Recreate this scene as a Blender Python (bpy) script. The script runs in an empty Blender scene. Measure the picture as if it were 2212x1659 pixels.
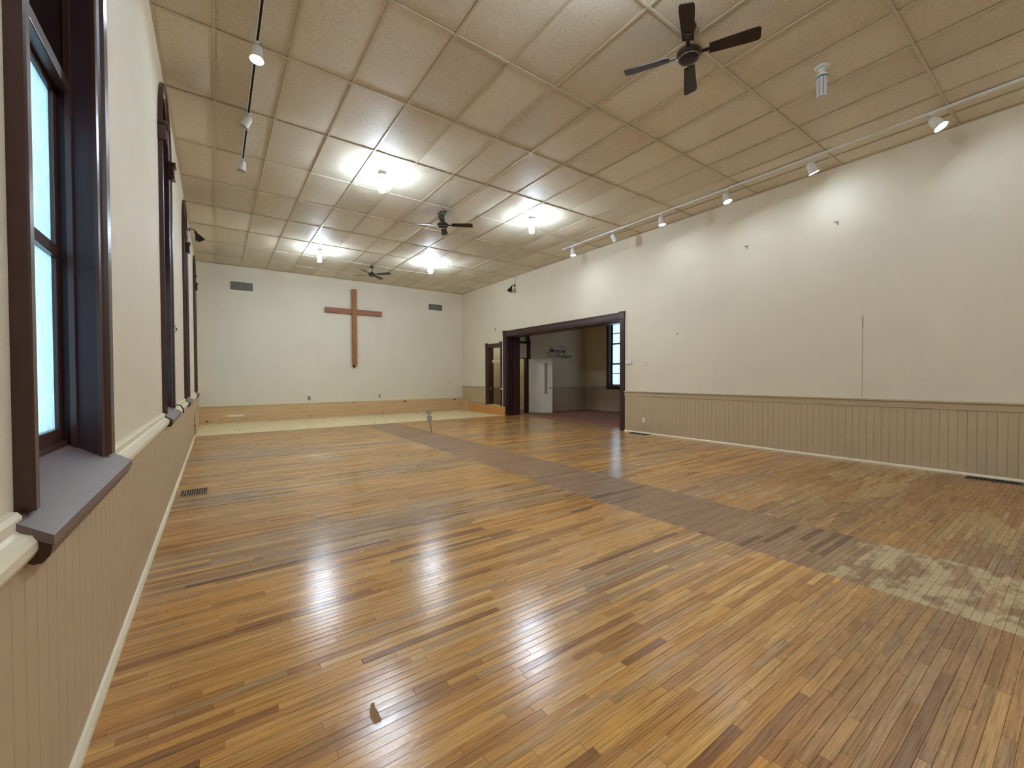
import bpy, bmesh, math, random
from mathutils import Matrix, Vector
random.seed(7)
PI = math.pi
S = bpy.context.scene
C = S.collection

# ---------------------------------------------------------------- camera
CAMH = 1.26
cam_d = bpy.data.cameras.new('camera')
cam_d.sensor_width = 36.0
cam_d.lens = 36.0 * 900.7 / 2212.0
cam_d.clip_start = 0.02
cam = bpy.data.objects.new('camera', cam_d)
C.objects.link(cam)
CR = ((0.81540335, 0.01252984, -0.57875762),
      (-0.57888162, 0.01131512, -0.81533308),
      (-0.00366728, 0.99985748, 0.01647968))
M4 = Matrix([list(r) + [0] for r in CR] + [[0, 0, 0, 1]])
M4.translation = (0, 0, CAMH)
cam.matrix_world = M4
S.camera = cam

# ---------------------------------------------------------------- world / exposure
S.view_settings.view_transform = 'Standard'
S.view_settings.look = 'None'
S.view_settings.gamma = 1.0
S.view_settings.use_curve_mapping = False
S.view_settings.exposure = 2.86
S.cycles.use_adaptive_sampling = True
S.cycles.adaptive_threshold = 0.03
S.cycles.max_bounces = 8
S.cycles.diffuse_bounces = 5
S.cycles.glossy_bounces = 3
S.cycles.caustics_reflective = False
S.cycles.caustics_refractive = False
W = bpy.data.worlds.new('overcast_sky')
S.world = W
W.use_nodes = True
bg = W.node_tree.nodes['Background']
bg.inputs[0].default_value = (0.62, 0.80, 1.0, 1)
bg.inputs[1].default_value = 0.40
CORN_E = 32.0      # lit corn bulbs, side strips
CORN_END = 230.0   # their downward end caps
GLOBE_E = 45.0
SPOT_E = 30.0
LAMP_COL = (0.69, 0.85, 1.0)

# ---------------------------------------------------------------- materials
def srgb(r, g, b):
    f = lambda c: (c / 255 / 12.92) if c / 255 <= 0.04045 else ((c / 255 + 0.055) / 1.055) ** 2.4
    return (f(r), f(g), f(b), 1)

class NT:
    def __init__(s, name):
        s.m = bpy.data.materials.new(name); s.m.use_nodes = True
        s.t = s.m.node_tree; s.b = s.t.nodes['Principled BSDF']; s.out = s.t.nodes['Material Output']
    def n(s, typ, **kw):
        nd = s.t.nodes.new(typ)
        for k, v in kw.items():
            if hasattr(nd, k) and not k.startswith('i_'): setattr(nd, k, v)
        return nd
    def l(s, a, b): s.t.links.new(a, b)
    def obj(s): return s.n('ShaderNodeTexCoord').outputs['Object']
    def noise(s, scale, detail=3, rough=0.5, vec=None, sc=None, dist=0, w=None):
        nd = s.n('ShaderNodeTexNoise')
        nd.inputs['Scale'].default_value = scale; nd.inputs['Detail'].default_value = detail
        nd.inputs['Roughness'].default_value = rough; nd.inputs['Distortion'].default_value = dist
        v = vec if vec is not None else s.obj()
        if sc:
            mp = s.n('ShaderNodeMapping'); mp.inputs['Scale'].default_value = sc
            s.l(v, mp.inputs['Vector']); v = mp.outputs[0]
        s.l(v, nd.inputs['Vector'])
        if w is not None:
            nd.noise_dimensions = '4D'; s.l(w, nd.inputs['W'])
        return nd.outputs['Fac']
    def ramp(s, fac, stops):
        r = s.n('ShaderNodeValToRGB'); s.l(fac, r.inputs[0])
        el = r.color_ramp.elements
        while len(el) < len(stops): el.new(0.5)
        for e, (p, c) in zip(el, stops):
            e.position = p; e.color = c if len(c) == 4 else (*c, 1)
        return r.outputs[0]
    def mix(s, fac, a, b, mode='MIX'):
        m = s.n('ShaderNodeMix'); m.data_type = 'RGBA'; m.blend_type = mode
        for inp, v in ((m.inputs[0], fac), (m.inputs[6], a), (m.inputs[7], b)):
            if hasattr(v, 'is_output'): s.l(v, inp)
            else: inp.default_value = v
        return m.outputs[2]
    def math(s, op, a, b=0.0, clamp=False):
        m = s.n('ShaderNodeMath', operation=op); m.use_clamp = clamp
        for inp, v in ((m.inputs[0], a), (m.inputs[1], b)):
            if hasattr(v, 'is_output'): s.l(v, inp)
            else: inp.default_value = v
        return m.outputs[0]
    def bump(s, h, strength=0.3, dist=0.002):
        b = s.n('ShaderNodeBump'); b.inputs['Strength'].default_value = strength
        b.inputs['Distance'].default_value = dist
        s.l(h, b.inputs['Height']); s.l(b.outputs[0], s.b.inputs['Normal'])
    def col(s, c):
        if hasattr(c, 'is_output'): s.l(c, s.b.inputs['Base Color'])
        else: s.b.inputs['Base Color'].default_value = c
    def rough(s, r):
        if hasattr(r, 'is_output'): s.l(r, s.b.inputs['Roughness'])
        else: s.b.inputs['Roughness'].default_value = r

def g4(v): return (v, v, v, 1)

def simple(name, c, rough=0.5, metal=0.0, var=0.08, nscale=6, bump=0.0, bscale=80, spec=0.5):
    m = NT(name)
    dark = tuple(x * (1 - var) for x in c[:3]) + (1,)
    lite = tuple(min(1, x * (1 + var)) for x in c[:3]) + (1,)
    m.col(m.mix(m.noise(nscale, 4), dark, lite))
    m.rough(rough); m.b.inputs['Metallic'].default_value = metal
    m.b.inputs['Specular IOR Level'].default_value = spec
    if bump: m.bump(m.noise(bscale, 3), bump, 0.001)
    return m.m

def emis(name, col, e):
    m = NT(name)
    m.col((0.9, 0.9, 0.9, 1))
    m.b.inputs['Emission Color'].default_value = (*col, 1)
    m.b.inputs['Emission Strength'].default_value = e
    return m.m

# painted plaster
def plaster(name, c):
    m = NT(name)
    c2 = tuple(x * 0.93 for x in c[:3]) + (1,)
    base = m.mix(m.ramp(m.noise(0.7, 5, 0.6), [(0.35, g4(0)), (0.7, g4(1))]), c2, c)
    fine = m.ramp(m.noise(260, 2, 0.5), [(0.3, g4(0.9)), (0.7, g4(1.05))])
    m.col(m.mix(1.0, base, fine, 'MULTIPLY'))
    m.rough(0.62)
    m.b.inputs['Specular IOR Level'].default_value = 0.35
    m.bump(m.noise(150, 4, 0.6), 0.35, 0.0015)
    return m.m

MAT = {}
MAT['wall'] = plaster('cream_wall_paint', srgb(230, 218, 196))
MAT['wall_back'] = plaster('back_wall_paint', srgb(233, 223, 205))
MAT['wall_side'] = plaster('side_room_wall_paint', srgb(224, 208, 172))
MAT['greige'] = simple('greige_wainscot_paint', srgb(190, 168, 136), 0.5, var=0.05, nscale=9, bump=0.15, bscale=120)
MAT['greige_rail'] = simple('greige_rail_paint', srgb(186, 166, 134), 0.45, var=0.04)
MAT['cream_trim'] = simple('cream_trim_paint', srgb(232, 220, 194), 0.4, var=0.04)
MAT['white'] = simple('white_plastic', srgb(232, 230, 220), 0.35, var=0.02)
MAT['white_metal'] = simple('white_enamel', srgb(226, 226, 222), 0.3, var=0.02)
MAT['black'] = simple('black_metal', srgb(26, 23, 22), 0.35, var=0.1)
MAT['slot'] = simple('dark_recess', srgb(16, 13, 11), 0.8)
MAT['darkwood'] = simple('dark_maroon_trim_paint', srgb(66, 38, 32), 0.30, var=0.22, nscale=3, bump=0.08, bscale=60, spec=0.6)
MAT['purplewood'] = simple('dark_plum_trim_paint', srgb(52, 30, 36), 0.4, var=0.2, nscale=3, bump=0.1, bscale=60, spec=0.45)
MAT['stool'] = simple('dusty_plum_sill_paint', srgb(112, 92, 92), 0.38, var=0.18, nscale=14, bump=0.12, bscale=90, spec=0.6)
MAT['tee'] = simple('cream_ceiling_grid', srgb(206, 194, 170), 0.45, var=0.06, nscale=4)
MAT['plenum'] = simple('plenum_dark', srgb(60, 54, 46), 0.9)
MAT['grille'] = simple('grey_grille', srgb(126, 124, 114), 0.5, var=0.1)
MAT['blade'] = simple('dark_walnut_blade', srgb(38, 26, 22), 0.4, var=0.2)
MAT['teal'] = simple('teal_ring_plastic', srgb(70, 138, 138), 0.4)
MAT['led_off'] = simple('unlit_led_strip', srgb(214, 212, 214), 0.4)
MAT['chrome'] = simple('satin_chrome', srgb(190, 184, 172), 0.25, metal=0.9)
MAT['conduit'] = simple('conduit_steel', srgb(120, 98, 76), 0.45, metal=0.3)
MAT['boxgrey'] = simple('grey_box_plastic', srgb(160, 152, 140), 0.5)
MAT['hardware'] = simple('register_metal', srgb(176, 146, 104), 0.45, metal=0.2)
MAT['door_white'] = simple('scuffed_white_door', srgb(214, 206, 190), 0.4, var=0.08, nscale=2.5)
MAT['pine'] = simple('raw_pine', srgb(222, 200, 150), 0.6, var=0.08, nscale=8)
MAT['stain'] = simple('bare_wood_chip', srgb(150, 112, 70), 0.7)
MAT['ink'] = simple('lettering_vinyl', srgb(30, 24, 18), 0.5)
MAT['paper'] = simple('white_patch_paint', srgb(232, 226, 208), 0.6)
MAT['corn_lit'] = emis('lit_led_cover', LAMP_COL, CORN_E)
MAT['corn_end'] = emis('lit_led_end_cover', LAMP_COL, CORN_END)
MAT['corn_fill'] = emis('vestibule_fill_led_cover', LAMP_COL, 13.0)  # glow of the fill bulb added in the vestibule
MAT['globe_lit'] = emis('lit_globe_glass', LAMP_COL, GLOBE_E)
MAT['spot_lit'] = emis('lit_spot_lamp', LAMP_COL, SPOT_E)
MAT['spot_off'] = simple('unlit_lamp_face', srgb(190, 190, 186), 0.3)

def mk_tile():
    m = NT('mineral_fibre_ceiling_tile')
    oi = m.n('ShaderNodeObjectInfo')
    rnd = m.ramp(oi.outputs['Random'], [(0, srgb(216, 205, 184)), (0.5, srgb(226, 215, 195)), (1, srgb(232, 223, 205))])
    geo = m.n('ShaderNodeNewGeometry')
    spk = m.noise(85, 4, 0.75, vec=geo.outputs['Position'])
    sp = m.ramp(spk, [(0.36, g4(0.66)), (0.5, g4(1.0)), (0.68, g4(1.08))])
    m.col(m.mix(1.0, rnd, sp, 'MULTIPLY'))
    m.rough(0.6)
    m.b.inputs['Specular IOR Level'].default_value = 0.45
    m.bump(spk, 0.5, 0.003)
    return m.m
MAT['tile'] = mk_tile()

def mk_plank():
    m = NT('varnished_oak_strip')
    at = m.n('ShaderNodeAttribute'); at.attribute_name = 'pc'
    geo = m.n('ShaderNodeNewGeometry')
    pos = geo.outputs['Position']
    seed = m.math('MULTIPLY', at.outputs['Alpha'], 60.0)
    grain = m.noise(1.0, 5, 0.65, vec=pos, sc=(4.0, 170, 1), w=seed)
    rings = m.noise(1.0, 2, 0.5, vec=pos, sc=(1.1, 16, 1), dist=0.4, w=seed)
    rl = m.math('PINGPONG', m.math('MULTIPLY', rings, 11.0), 0.5)
    rl = m.ramp(m.math('MULTIPLY', rl, 2.0), [(0.0, g4(0.68)), (0.25, g4(0.96)), (1, g4(1.05))])
    gr = m.ramp(grain, [(0.32, g4(0.45)), (0.5, g4(0.98)), (0.70, g4(1.25))])
    c = m.mix(1.0, at.outputs['Color'], gr, 'MULTIPLY')
    c = m.mix(0.4, c, rl, 'MULTIPLY')
    big = m.ramp(m.noise(1.1, 4, 0.6, vec=pos, sc=(0.6, 1.0, 1)), [(0.3, g4(0.86)), (0.7, g4(1.10))])
    c = m.mix(1.0, c, big, 'MULTIPLY')
    # small dark pits
    pit = m.ramp(m.noise(30, 1, 0.5, vec=pos), [(0.11, g4(0.25)), (0.14, g4(1))])
    c = m.mix(1.0, c, pit, 'MULTIPLY')
    # worn, varnish-free wood in the aisle: ragged patch at the near end, flecks elsewhere
    mt = m.n('ShaderNodeAttribute'); mt.attribute_name = 'matt'
    sx = m.n('ShaderNodeSeparateXYZ'); m.l(pos, sx.inputs[0])
    wn = m.noise(4.5, 6, 0.7, vec=pos, sc=(1, 1.7, 1))
    edge = m.math('MULTIPLY', m.math('SUBTRACT', 1.02, sx.outputs['Y']), 1.6)
    edge = m.math('MINIMUM', m.math('MAXIMUM', edge, -0.24), 0.10)
    msk = m.ramp(m.math('ADD', wn, edge), [(0.56, g4(0)), (0.64, g4(1))])
    isl = m.math('GREATER_THAN', mt.outputs['Fac'], 0.55)
    c = m.mix(m.math('MULTIPLY', m.math('MULTIPLY', msk, isl), 0.6), c, m.mix(m.noise(14, 4, 0.6, vec=pos), srgb(186, 166, 122), srgb(232, 214, 168)))
    m.col(c)
    rn = m.ramp(m.noise(9, 5, 0.7, vec=pos, sc=(1, 3, 1)), [(0.3, g4(0.10)), (0.7, g4(0.27))])
    m.rough(m.math('ADD', rn, m.math('MULTIPLY', mt.outputs['Fac'], 0.3), True))
    m.b.inputs['Specular IOR Level'].default_value = 0.5
    h = m.math('ADD', m.math('MULTIPLY', grain, 0.5), m.noise(38, 4, 0.65, vec=pos, sc=(1, 1.6, 1)))
    m.bump(h, 0.42, 0.0012)
    return m.m
MAT['plank'] = mk_plank()
MAT['subfloor'] = simple('dark_plank_gap', srgb(58, 38, 24), 0.8)

def mk_ply(name, c1, c2, knots=True, gscale=(0.7, 1, 26), kd=0.5):
    m = NT(name)
    pos = m.n('ShaderNodeNewGeometry').outputs['Position']
    g = m.noise(1.0, 5, 0.65, vec=pos, sc=gscale, dist=0.6)
    c = m.mix(m.ramp(g, [(0.3, g4(0)), (0.7, g4(1))]), c1, c2)
    if knots:
        k = m.ramp(m.noise(3.6, 2, 0.5, vec=pos, sc=(1, 1, 2.2)), [(0.30, (0.22, 0.12, 0.05)), (0.325, g4(1))])
        c = m.mix(1.0, c, k, 'MULTIPLY')
    m.col(c); m.rough(0.6); m.bump(g, 0.2, 0.001)
    return m.m
MAT['ply_tan'] = mk_ply('knotty_plywood', srgb(198, 160, 116), srgb(222, 190, 146))
MAT['ply_orange'] = mk_ply('orange_plywood', srgb(196, 132, 70), srgb(220, 164, 96))
MAT['ply_floor'] = mk_ply('pale_plywood_floor', srgb(222, 200, 150), srgb(238, 220, 176), True, (0.7, 26, 1))
MAT['cross'] = mk_ply('varnished_cross_wood', srgb(136, 84, 42), srgb(172, 114, 64), False, (26, 1, 1.2))
MAT['cross_arm'] = mk_ply('reddish_cross_wood', srgb(140, 88, 62), srgb(166, 112, 82), False, (1.2, 1, 26))

def mk_carpet():
    m = NT('rust_brown_carpet')
    pos = m.n('ShaderNodeNewGeometry').outputs['Position']
    c = m.mix(m.noise(90, 3, vec=pos), srgb(132, 82, 58), srgb(168, 112, 80))
    m.col(c); m.rough(0.85); m.bump(m.noise(300, 2, vec=pos), 0.5, 0.003)
    return m.m
MAT['carpet'] = mk_carpet()

def mk_glass(name, tint):
    m = NT(name)
    tr = m.n('ShaderNodeBsdfTranslucent'); gl = m.n('ShaderNodeBsdfGlossy')
    pos = m.n('ShaderNodeNewGeometry').outputs['Position']
    p = m.noise(1.0, 4, 0.7, vec=pos, sc=(60, 60, 18))
    col = m.mix(m.ramp(p, [(0.35, g4(0)), (0.65, g4(1))]), tuple(x * 0.78 for x in tint[:3]) + (1,), tint)
    m.l(col, tr.inputs[0]); gl.inputs[1].default_value = 0.2
    mx = m.n('ShaderNodeMixShader'); mx.inputs[0].default_value = 0.07
    m.l(tr.outputs[0], mx.inputs[1]); m.l(gl.outputs[0], mx.inputs[2])
    m.l(mx.outputs[0], m.out.inputs[0])
    return m.m
MAT['frost'] = mk_glass('frosted_window_glass', (0.80, 0.95, 0.97, 1))
MAT['frost2'] = mk_glass('obscured_side_window_glass', (0.85, 0.92, 0.98, 1))

# ---------------------------------------------------------------- mesh helpers
def bx(bm, x0, x1, y0, y1, z0, z1, bev=0.0, M=None):
    r = bmesh.ops.create_cube(bm, size=1.0)
    vs = r['verts']
    bmesh.ops.scale(bm, vec=(x1 - x0, y1 - y0, z1 - z0), verts=vs)
    bmesh.ops.translate(bm, vec=((x0 + x1) / 2, (y0 + y1) / 2, (z0 + z1) / 2), verts=vs)
    if bev:
        es = list({e for v in vs for e in v.link_edges})
        rr = bmesh.ops.bevel(bm, geom=es, offset=bev, segments=2, profile=0.6, affect='EDGES')
        vs = list({v for f in rr['faces'] for v in f.verts} | {v for v in vs if v.is_valid})
    if M is not None: bmesh.ops.transform(bm, matrix=M, verts=[v for v in vs if v.is_valid])
    return vs

def lathe(bm, prof, seg=24, M=None, cap=True):
    rings = []
    vs = []
    for (r, z) in prof:
        if r < 1e-5:
            v = bm.verts.new((0, 0, z)); rings.append([v]); vs.append(v)
        else:
            ring = [bm.verts.new((r * math.cos(2 * PI * k / seg), r * math.sin(2 * PI * k / seg), z)) for k in range(seg)]
            rings.append(ring); vs += ring
    for a, b in zip(rings, rings[1:]):
        if len(a) == 1 and len(b) == 1: continue
        for k in range(seg):
            k2 = (k + 1) % seg
            if len(a) == 1: bm.faces.new((a[0], b[k], b[k2]))
            elif len(b) == 1: bm.faces.new((a[k], a[k2], b[0]))
            else: bm.faces.new((a[k], a[k2], b[k2], b[k]))
    if cap:
        for ring in (rings[0], rings[-1]):
            if len(ring) > 1: bm.faces.new(ring)
    if M is not None: bmesh.ops.transform(bm, matrix=M, verts=vs)
    return vs

def tube(bm, pts, r, seg=10):
    pts = [Vector(p) for p in pts]
    rings = []
    for i, p in enumerate(pts):
        d = (pts[min(i + 1, len(pts) - 1)] - pts[max(i - 1, 0)]).normalized()
        q = d.to_track_quat('Z', 'Y')
        rings.append([bm.verts.new(p + q @ Vector((r * math.cos(2 * PI * k / seg), r * math.sin(2 * PI * k / seg), 0))) for k in range(seg)])
    for a, b in zip(rings, rings[1:]):
        for k in range(seg):
            bm.faces.new((a[k], a[(k + 1) % seg], b[(k + 1) % seg], b[k]))
    bm.faces.new(rings[0]); bm.faces.new(rings[-1])

def hexa(bm, lo, hi):
    """lo, hi: four corners each (same winding)"""
    a = [bm.verts.new(p) for p in lo]; b = [bm.verts.new(p) for p in hi]
    bm.faces.new(a[::-1]); bm.faces.new(b)
    for k in range(4):
        bm.faces.new((a[k], a[(k + 1) % 4], b[(k + 1) % 4], b[k]))

def sweep(bm, path, prof, side):
    """path: list of (y,z, ny,nz) with outward normal in the wall plane; prof: list of (u,x): u along normal, x depth."""
    rings = []
    for (y, z, ny, nz) in path:
        rings.append([bm.verts.new((x, y + ny * u, z + nz * u)) for (u, x) in prof])
    n = len(prof)
    for a, b in zip(rings, rings[1:]):
        for k in range(n):
            bm.faces.new((a[k], a[(k + 1) % n], b[(k + 1) % n], b[k]))
    bm.faces.new(rings[0]); bm.faces.new(rings[-1])

def NB(): return bmesh.new()

def obj(name, bm, mat, parent=None, smooth=False, loc=None):
    me = bpy.data.meshes.new(name)
    bmesh.ops.recalc_face_normals(bm, faces=bm.faces)
    bm.to_mesh(me); bm.free()
    me.materials.append(MAT[mat] if isinstance(mat, str) else mat)
    if smooth:
        me.polygons.foreach_set('use_smooth', [True] * len(me.polygons))
        try: me.set_sharp_from_angle(angle=math.radians(35))
        except Exception: pass
    o = bpy.data.objects.new(name, me); C.objects.link(o)
    if parent: o.parent = parent
    if loc: o.location = loc
    return o

def inst(name, me, parent, loc=(0, 0, 0), scale=(1, 1, 1)):
    o = bpy.data.objects.new(name, me); C.objects.link(o); o.parent = parent
    o.location = loc; o.scale = scale
    return o

def tag(o, label, cat, group=None):
    o['label'] = label; o['category'] = cat
    if group: o['group'] = group
    return o

def struct(o, label=None):
    o['kind'] = 'structure'
    if label: o['label'] = label
    return o

def thing(name, label, cat, loc=(0, 0, 0), rot=(0, 0, 0), group=None):
    o = bpy.data.objects.new(name, None); C.objects.link(o)
    o.empty_display_size = 0.1
    o.location = loc; o.rotation_euler = rot
    tag(o, label, cat, group)
    return o

def copy_tree(o, parent=None):
    c = o.copy(); C.objects.link(c); c.parent = parent
    for ch in list(o.children): copy_tree(ch, c)
    return c

# ---------------------------------------------------------------- room dimensions
XL, XR = -0.42, 7.75          # upper faces of the side walls
YB, YF = 14.20, -5.2
ZC = 4.44
TH = 0.32
BAND0, BAND1 = 3.16, 4.06     # the old aisle strip in the floor
Y_EDGE = 11.31                # where the oak strips stop
WIN = [(1.58, 2.62), (5.17, 6.21), (8.56, 9.60), (12.45, 13.49)]   # casing outer edges
SPR = 3.66                    # arch spring line
RO, RI = 0.52, 0.42           # casing outer and inner radius
AZ = 1.2                      # arch height over half width
SILLZ = 0.93

# ---------------------------------------------------------------- floor
bm = NB(); bx(bm, XL - 0.02, XR + 0.45, YF, YB, -0.10, -0.012)
floor = struct(obj('floor', bm, 'subfloor'), 'oak strip floor with a darker worn aisle down its length')

def n1(x, s):   # cheap smooth value noise
    x = x + s * 17.13
    i = math.floor(x); f = x - i; f = f * f * (3 - 2 * f)
    h = lambda k: (math.sin(k * 127.1 + s * 311.7) * 43758.5453) % 1.0
    return h(i) * (1 - f) + h(i + 1) * f
def n2(x, y, s):
    i = math.floor(y); f = y - i; f = f * f * (3 - 2 * f)
    return n1(x, s + i * 3.7) * (1 - f) + n1(x, s + (i + 1) * 3.7) * f

HONEY = (190, 136, 66); TAN = (184, 140, 86); BROWN = (146, 98, 54); GREY = (156, 126, 98); DARK = (100, 64, 42); PALE = (198, 154, 92)
def lerp(a, b, t): return tuple(x + (y - x) * t for x, y in zip(a, b))
def plank_colour(x, y, zone):
    r = random.random()
    if zone == 1:
        c = lerp((120, 88, 60), (140, 108, 78), r * 0.8 + 0.2 * n2(x, y, 4))
        if r < 0.05: c = (98, 70, 48)
        return c, 0.6
    grey = n2(x * 0.5, y * 2.4, 2)
    c = lerp(HONEY, GREY, max(0, min(1, (grey - 0.45) * 3.2)))
    c = lerp(c, random.choice((HONEY, TAN, BROWN, BROWN, PALE, GREY)), 0.22 + 0.40 * random.random())
    if r < 0.09: c = lerp(c, lerp(DARK, BROWN, random.random()), 0.35 + 0.4 * random.random())
    elif r > 0.93: c = lerp(PALE, HONEY, random.random())
    matt = 0.0
    if zone == 2:        # wall side of the aisle: duller and browner towards the camera
        t = max(0, min(1, (3.3 - y) / 2.2)) * max(0, min(1, (x - 3.8) / 1.0))
        c = lerp(c, (132, 96, 58), 0.62 * t); matt = 0.4 * t
        sp = n2(x * 1.6, y * 2.2, 6)
        if t > 0.4 and sp > 0.66: c = lerp(c, (186, 160, 108), 0.45)
    if zone == 0 and y < 1.0 and x > 1.6:
        t = max(0, min(1, (x - 1.6) / 1.2)) * max(0, min(1, (1.2 - y) / 0.6))
        c = lerp(c, (140, 100, 60), 0.55 * t); matt = 0.35 * t
    return c, matt

def cam_px(x, y, z=0.0):
    dx, dy, dz = x, y, z - CAMH
    cx = CR[0][0] * dx + CR[1][0] * dy + CR[2][0] * dz
    cy = CR[0][1] * dx + CR[1][1] * dy + CR[2][1] * dz
    cz = CR[0][2] * dx + CR[1][2] * dy + CR[2][2] * dz
    if cz > -0.05: return None
    return 1106 - 900.7 * cx / cz, 829.5 + 900.7 * cy / cz

PW = 0.0381
planks = []
rows = int((Y_EDGE - YF) / PW) + 1
for k in range(rows):
    y0 = Y_EDGE - (k + 1) * PW; y1 = y0 + PW
    if y0 < YF: y0 = YF
    for zone, (xa, xb) in enumerate(((-0.40, BAND0), (BAND0, BAND1), (BAND1, 7.74 if not 6.5 < y0 < 11.2 else 8.12))):
        x = xa - random.random() * 0.5
        while x < xb - 1e-6:
            L = random.choice((0.28, 0.4, 0.5, 0.65, 0.8, 1.0, 1.3)) * (0.85 + 0.3 * random.random())
            a, b = max(x, xa), min(x + L, xb)
            if xb - b < 0.07: b = xb
            if b - a > 0.03:
                planks.append((a, b, y0, y1, zone))
            x = b if b > a else x + L
def area(p):
    a, b, y0, y1, _ = p
    q = [cam_px(max(a, -0.4), y0), cam_px(b, y0), cam_px(b, y1), cam_px(a, y1)]
    if None in q: return -1
    mx = sum(t[0] for t in q) / 4; my = sum(t[1] for t in q) / 4
    if not (0 < mx < 2212 and 0 < my < 1659): return -1
    s = 0
    for i in range(4):
        x1, y1_ = q[i]; x2, y2_ = q[(i + 1) % 4]; s += x1 * y2_ - x2 * y1_
    return abs(s) / 2
planks.sort(key=area, reverse=True)

def plank_geo(p, i0, V, F, CC, MM):
    a, b, y0, y1, zone = p
    g = 0.0004; t = 0.0010
    zt = random.uniform(-0.0004, 0.0004)
    a += g * 0.6; b -= g * 0.6; y0 += g; y1 -= g
    base = [(a, y0, -0.012), (b, y0, -0.012), (b, y1, -0.012), (a, y1, -0.012)]
    rim = [(a, y0, zt - t), (b, y0, zt - t), (b, y1, zt - t), (a, y1, zt - t)]
    top = [(a + t, y0 + t, zt), (b - t, y0 + t, zt), (b - t, y1 - t, zt), (a + t, y1 - t, zt)]
    n = len(V); V += base + rim + top
    F.append((n + 8, n + 9, n + 10, n + 11))
    for k in range(4):
        k2 = (k + 1) % 4
        F.append((n + k, n + k2, n + 4 + k2, n + 4 + k)); F.append((n + 4 + k, n + 4 + k2, n + 8 + k2, n + 8 + k))
    c, m = plank_colour((a + b) / 2, (y0 + y1) / 2, zone)
    c = srgb(*[max(0, min(255, v)) for v in c])
    l_ = (c[0] + c[1] + c[2]) / 3
    c = [(v * 0.94 + l_ * 0.06) * (1.26 if zone != 1 else 1.55) for v in c[:3]]
    CC += [(c[0], c[1], c[2], random.random())] * 12; MM += [m] * 12
def plank_mesh(ps):
    V, F, CC, MM = [], [], [], []
    for p in ps: plank_geo(p, 0, V, F, CC, MM)
    me = bpy.data.meshes.new('plank'); me.from_pydata(V, [], F)
    ca = me.attributes.new('pc', 'FLOAT_COLOR', 'POINT'); ca.data.foreach_set('color', [c for t in CC for c in t])
    ma = me.attributes.new('matt', 'FLOAT', 'POINT'); ma.data.foreach_set('value', MM)
    me.materials.append(MAT['plank']); me.update()
    return me
for p in planks[:300]:
    inst('plank', plank_mesh([p]), floor)
o = inst('planks', plank_mesh(planks[300:]), floor); o['kind'] = 'stuff'
o['label'] = 'the remaining narrow oak strips further off'

# plywood sheets where the platform was taken out
ply_x = [XL + 0.03, 2.02, 4.46, 6.90, XR - 0.02]
for (y0, y1, off) in ((Y_EDGE + 0.003, 12.52, 0), (12.524, YB - 0.03, 1.22)):
    xs = [ply_x[0]] + [x - off for x in ply_x[1:-1] if x - off > 0.2] + ([ply_x[-1] - 1.0] if off else []) + [ply_x[-1]]
    for a, b in zip(xs, xs[1:]):
        if b - a < 0.05: continue
        bm = NB(); bx(bm, a + 0.0015, b - 0.0015, y0, y1, -0.012, 0.004, 0.001)
        obj('plywood_sheet', bm, 'ply_floor', floor)
# side room carpet
bm = NB(); bx(bm, 8.12, 11.9, 4.2, 11.9, -0.05, 0.004)
obj('carpet', bm, 'carpet', floor)['label'] = 'rust brown carpet of the side room beyond the wide opening'
bm = NB(); bx(bm, 7.76, 9.9, 11.6, 14.2, -0.05, -0.001)
obj('carpet', bm, 'carpet', floor)
# bare chip in the varnish
bm = NB()
pts = [(0.4738, 1.6163), (0.4833, 1.6116), (0.4801, 1.5867), (0.4831, 1.56), (0.481, 1.5376), (0.4846, 1.5257), (0.4756, 1.5072), (0.4676, 1.5148), (0.4581, 1.5098), (0.4503, 1.5181), (0.4534, 1.5323), (0.4492, 1.5464), (0.4586, 1.5824)]
off = (0.0, 0.0)
f = bm.faces.new([bm.verts.new((x, y, 0.0006)) for x, y in pts])
ext = bmesh.ops.extrude_face_region(bm, geom=[f])
bmesh.ops.translate(bm, vec=(0, 0, 0.0006), verts=[g for g in ext['geom'] if isinstance(g, bmesh.types.BMVert)])
CHIP = obj('varnish_chip', bm, 'stain', floor)
CHIP['label'] = 'foot-shaped bare chip in the varnish'

# ---------------------------------------------------------------- ceiling
bm = NB(); bx(bm, XL - TH, XR + 0.4, YF - 0.1, YB + 0.1, ZC + 0.045, ZC + 0.2)
ceiling = struct(obj('ceiling', bm, 'plenum'), 'suspended ceiling of sagging cream tiles in a narrow grid')
TX0, TXP = 0.025, 0.61
TY0, TYP = 4.71 - 6 * 1.213, 1.213
xs = [XL] + [TX0 + k * TXP for k in range(13)] + [XR]
ys = [YF] + [TY0 + k * TYP for k in range(1, 15)] + [YB]
xs = [x for x in xs if XL <= x <= XR]; ys = [y for y in ys if YF <= y <= YB]
if ys[1] - ys[0] < 0.2: ys.pop(1)
def tee(bm, a, b, c, d):
    bx(bm, a, b, c, d, ZC - 0.006, ZC)
for y in ys[1:-1]:
    bm = NB(); bx(bm, XL, XR, y - 0.012, y + 0.012, ZC - 0.004, ZC + 0.004, 0.0012)
    bx(bm, XL, XR, y - 0.0012, y + 0.0012, ZC + 0.004, ZC + 0.035)
    obj('main_tee', bm, 'tee', ceiling)
crossme = None
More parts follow.
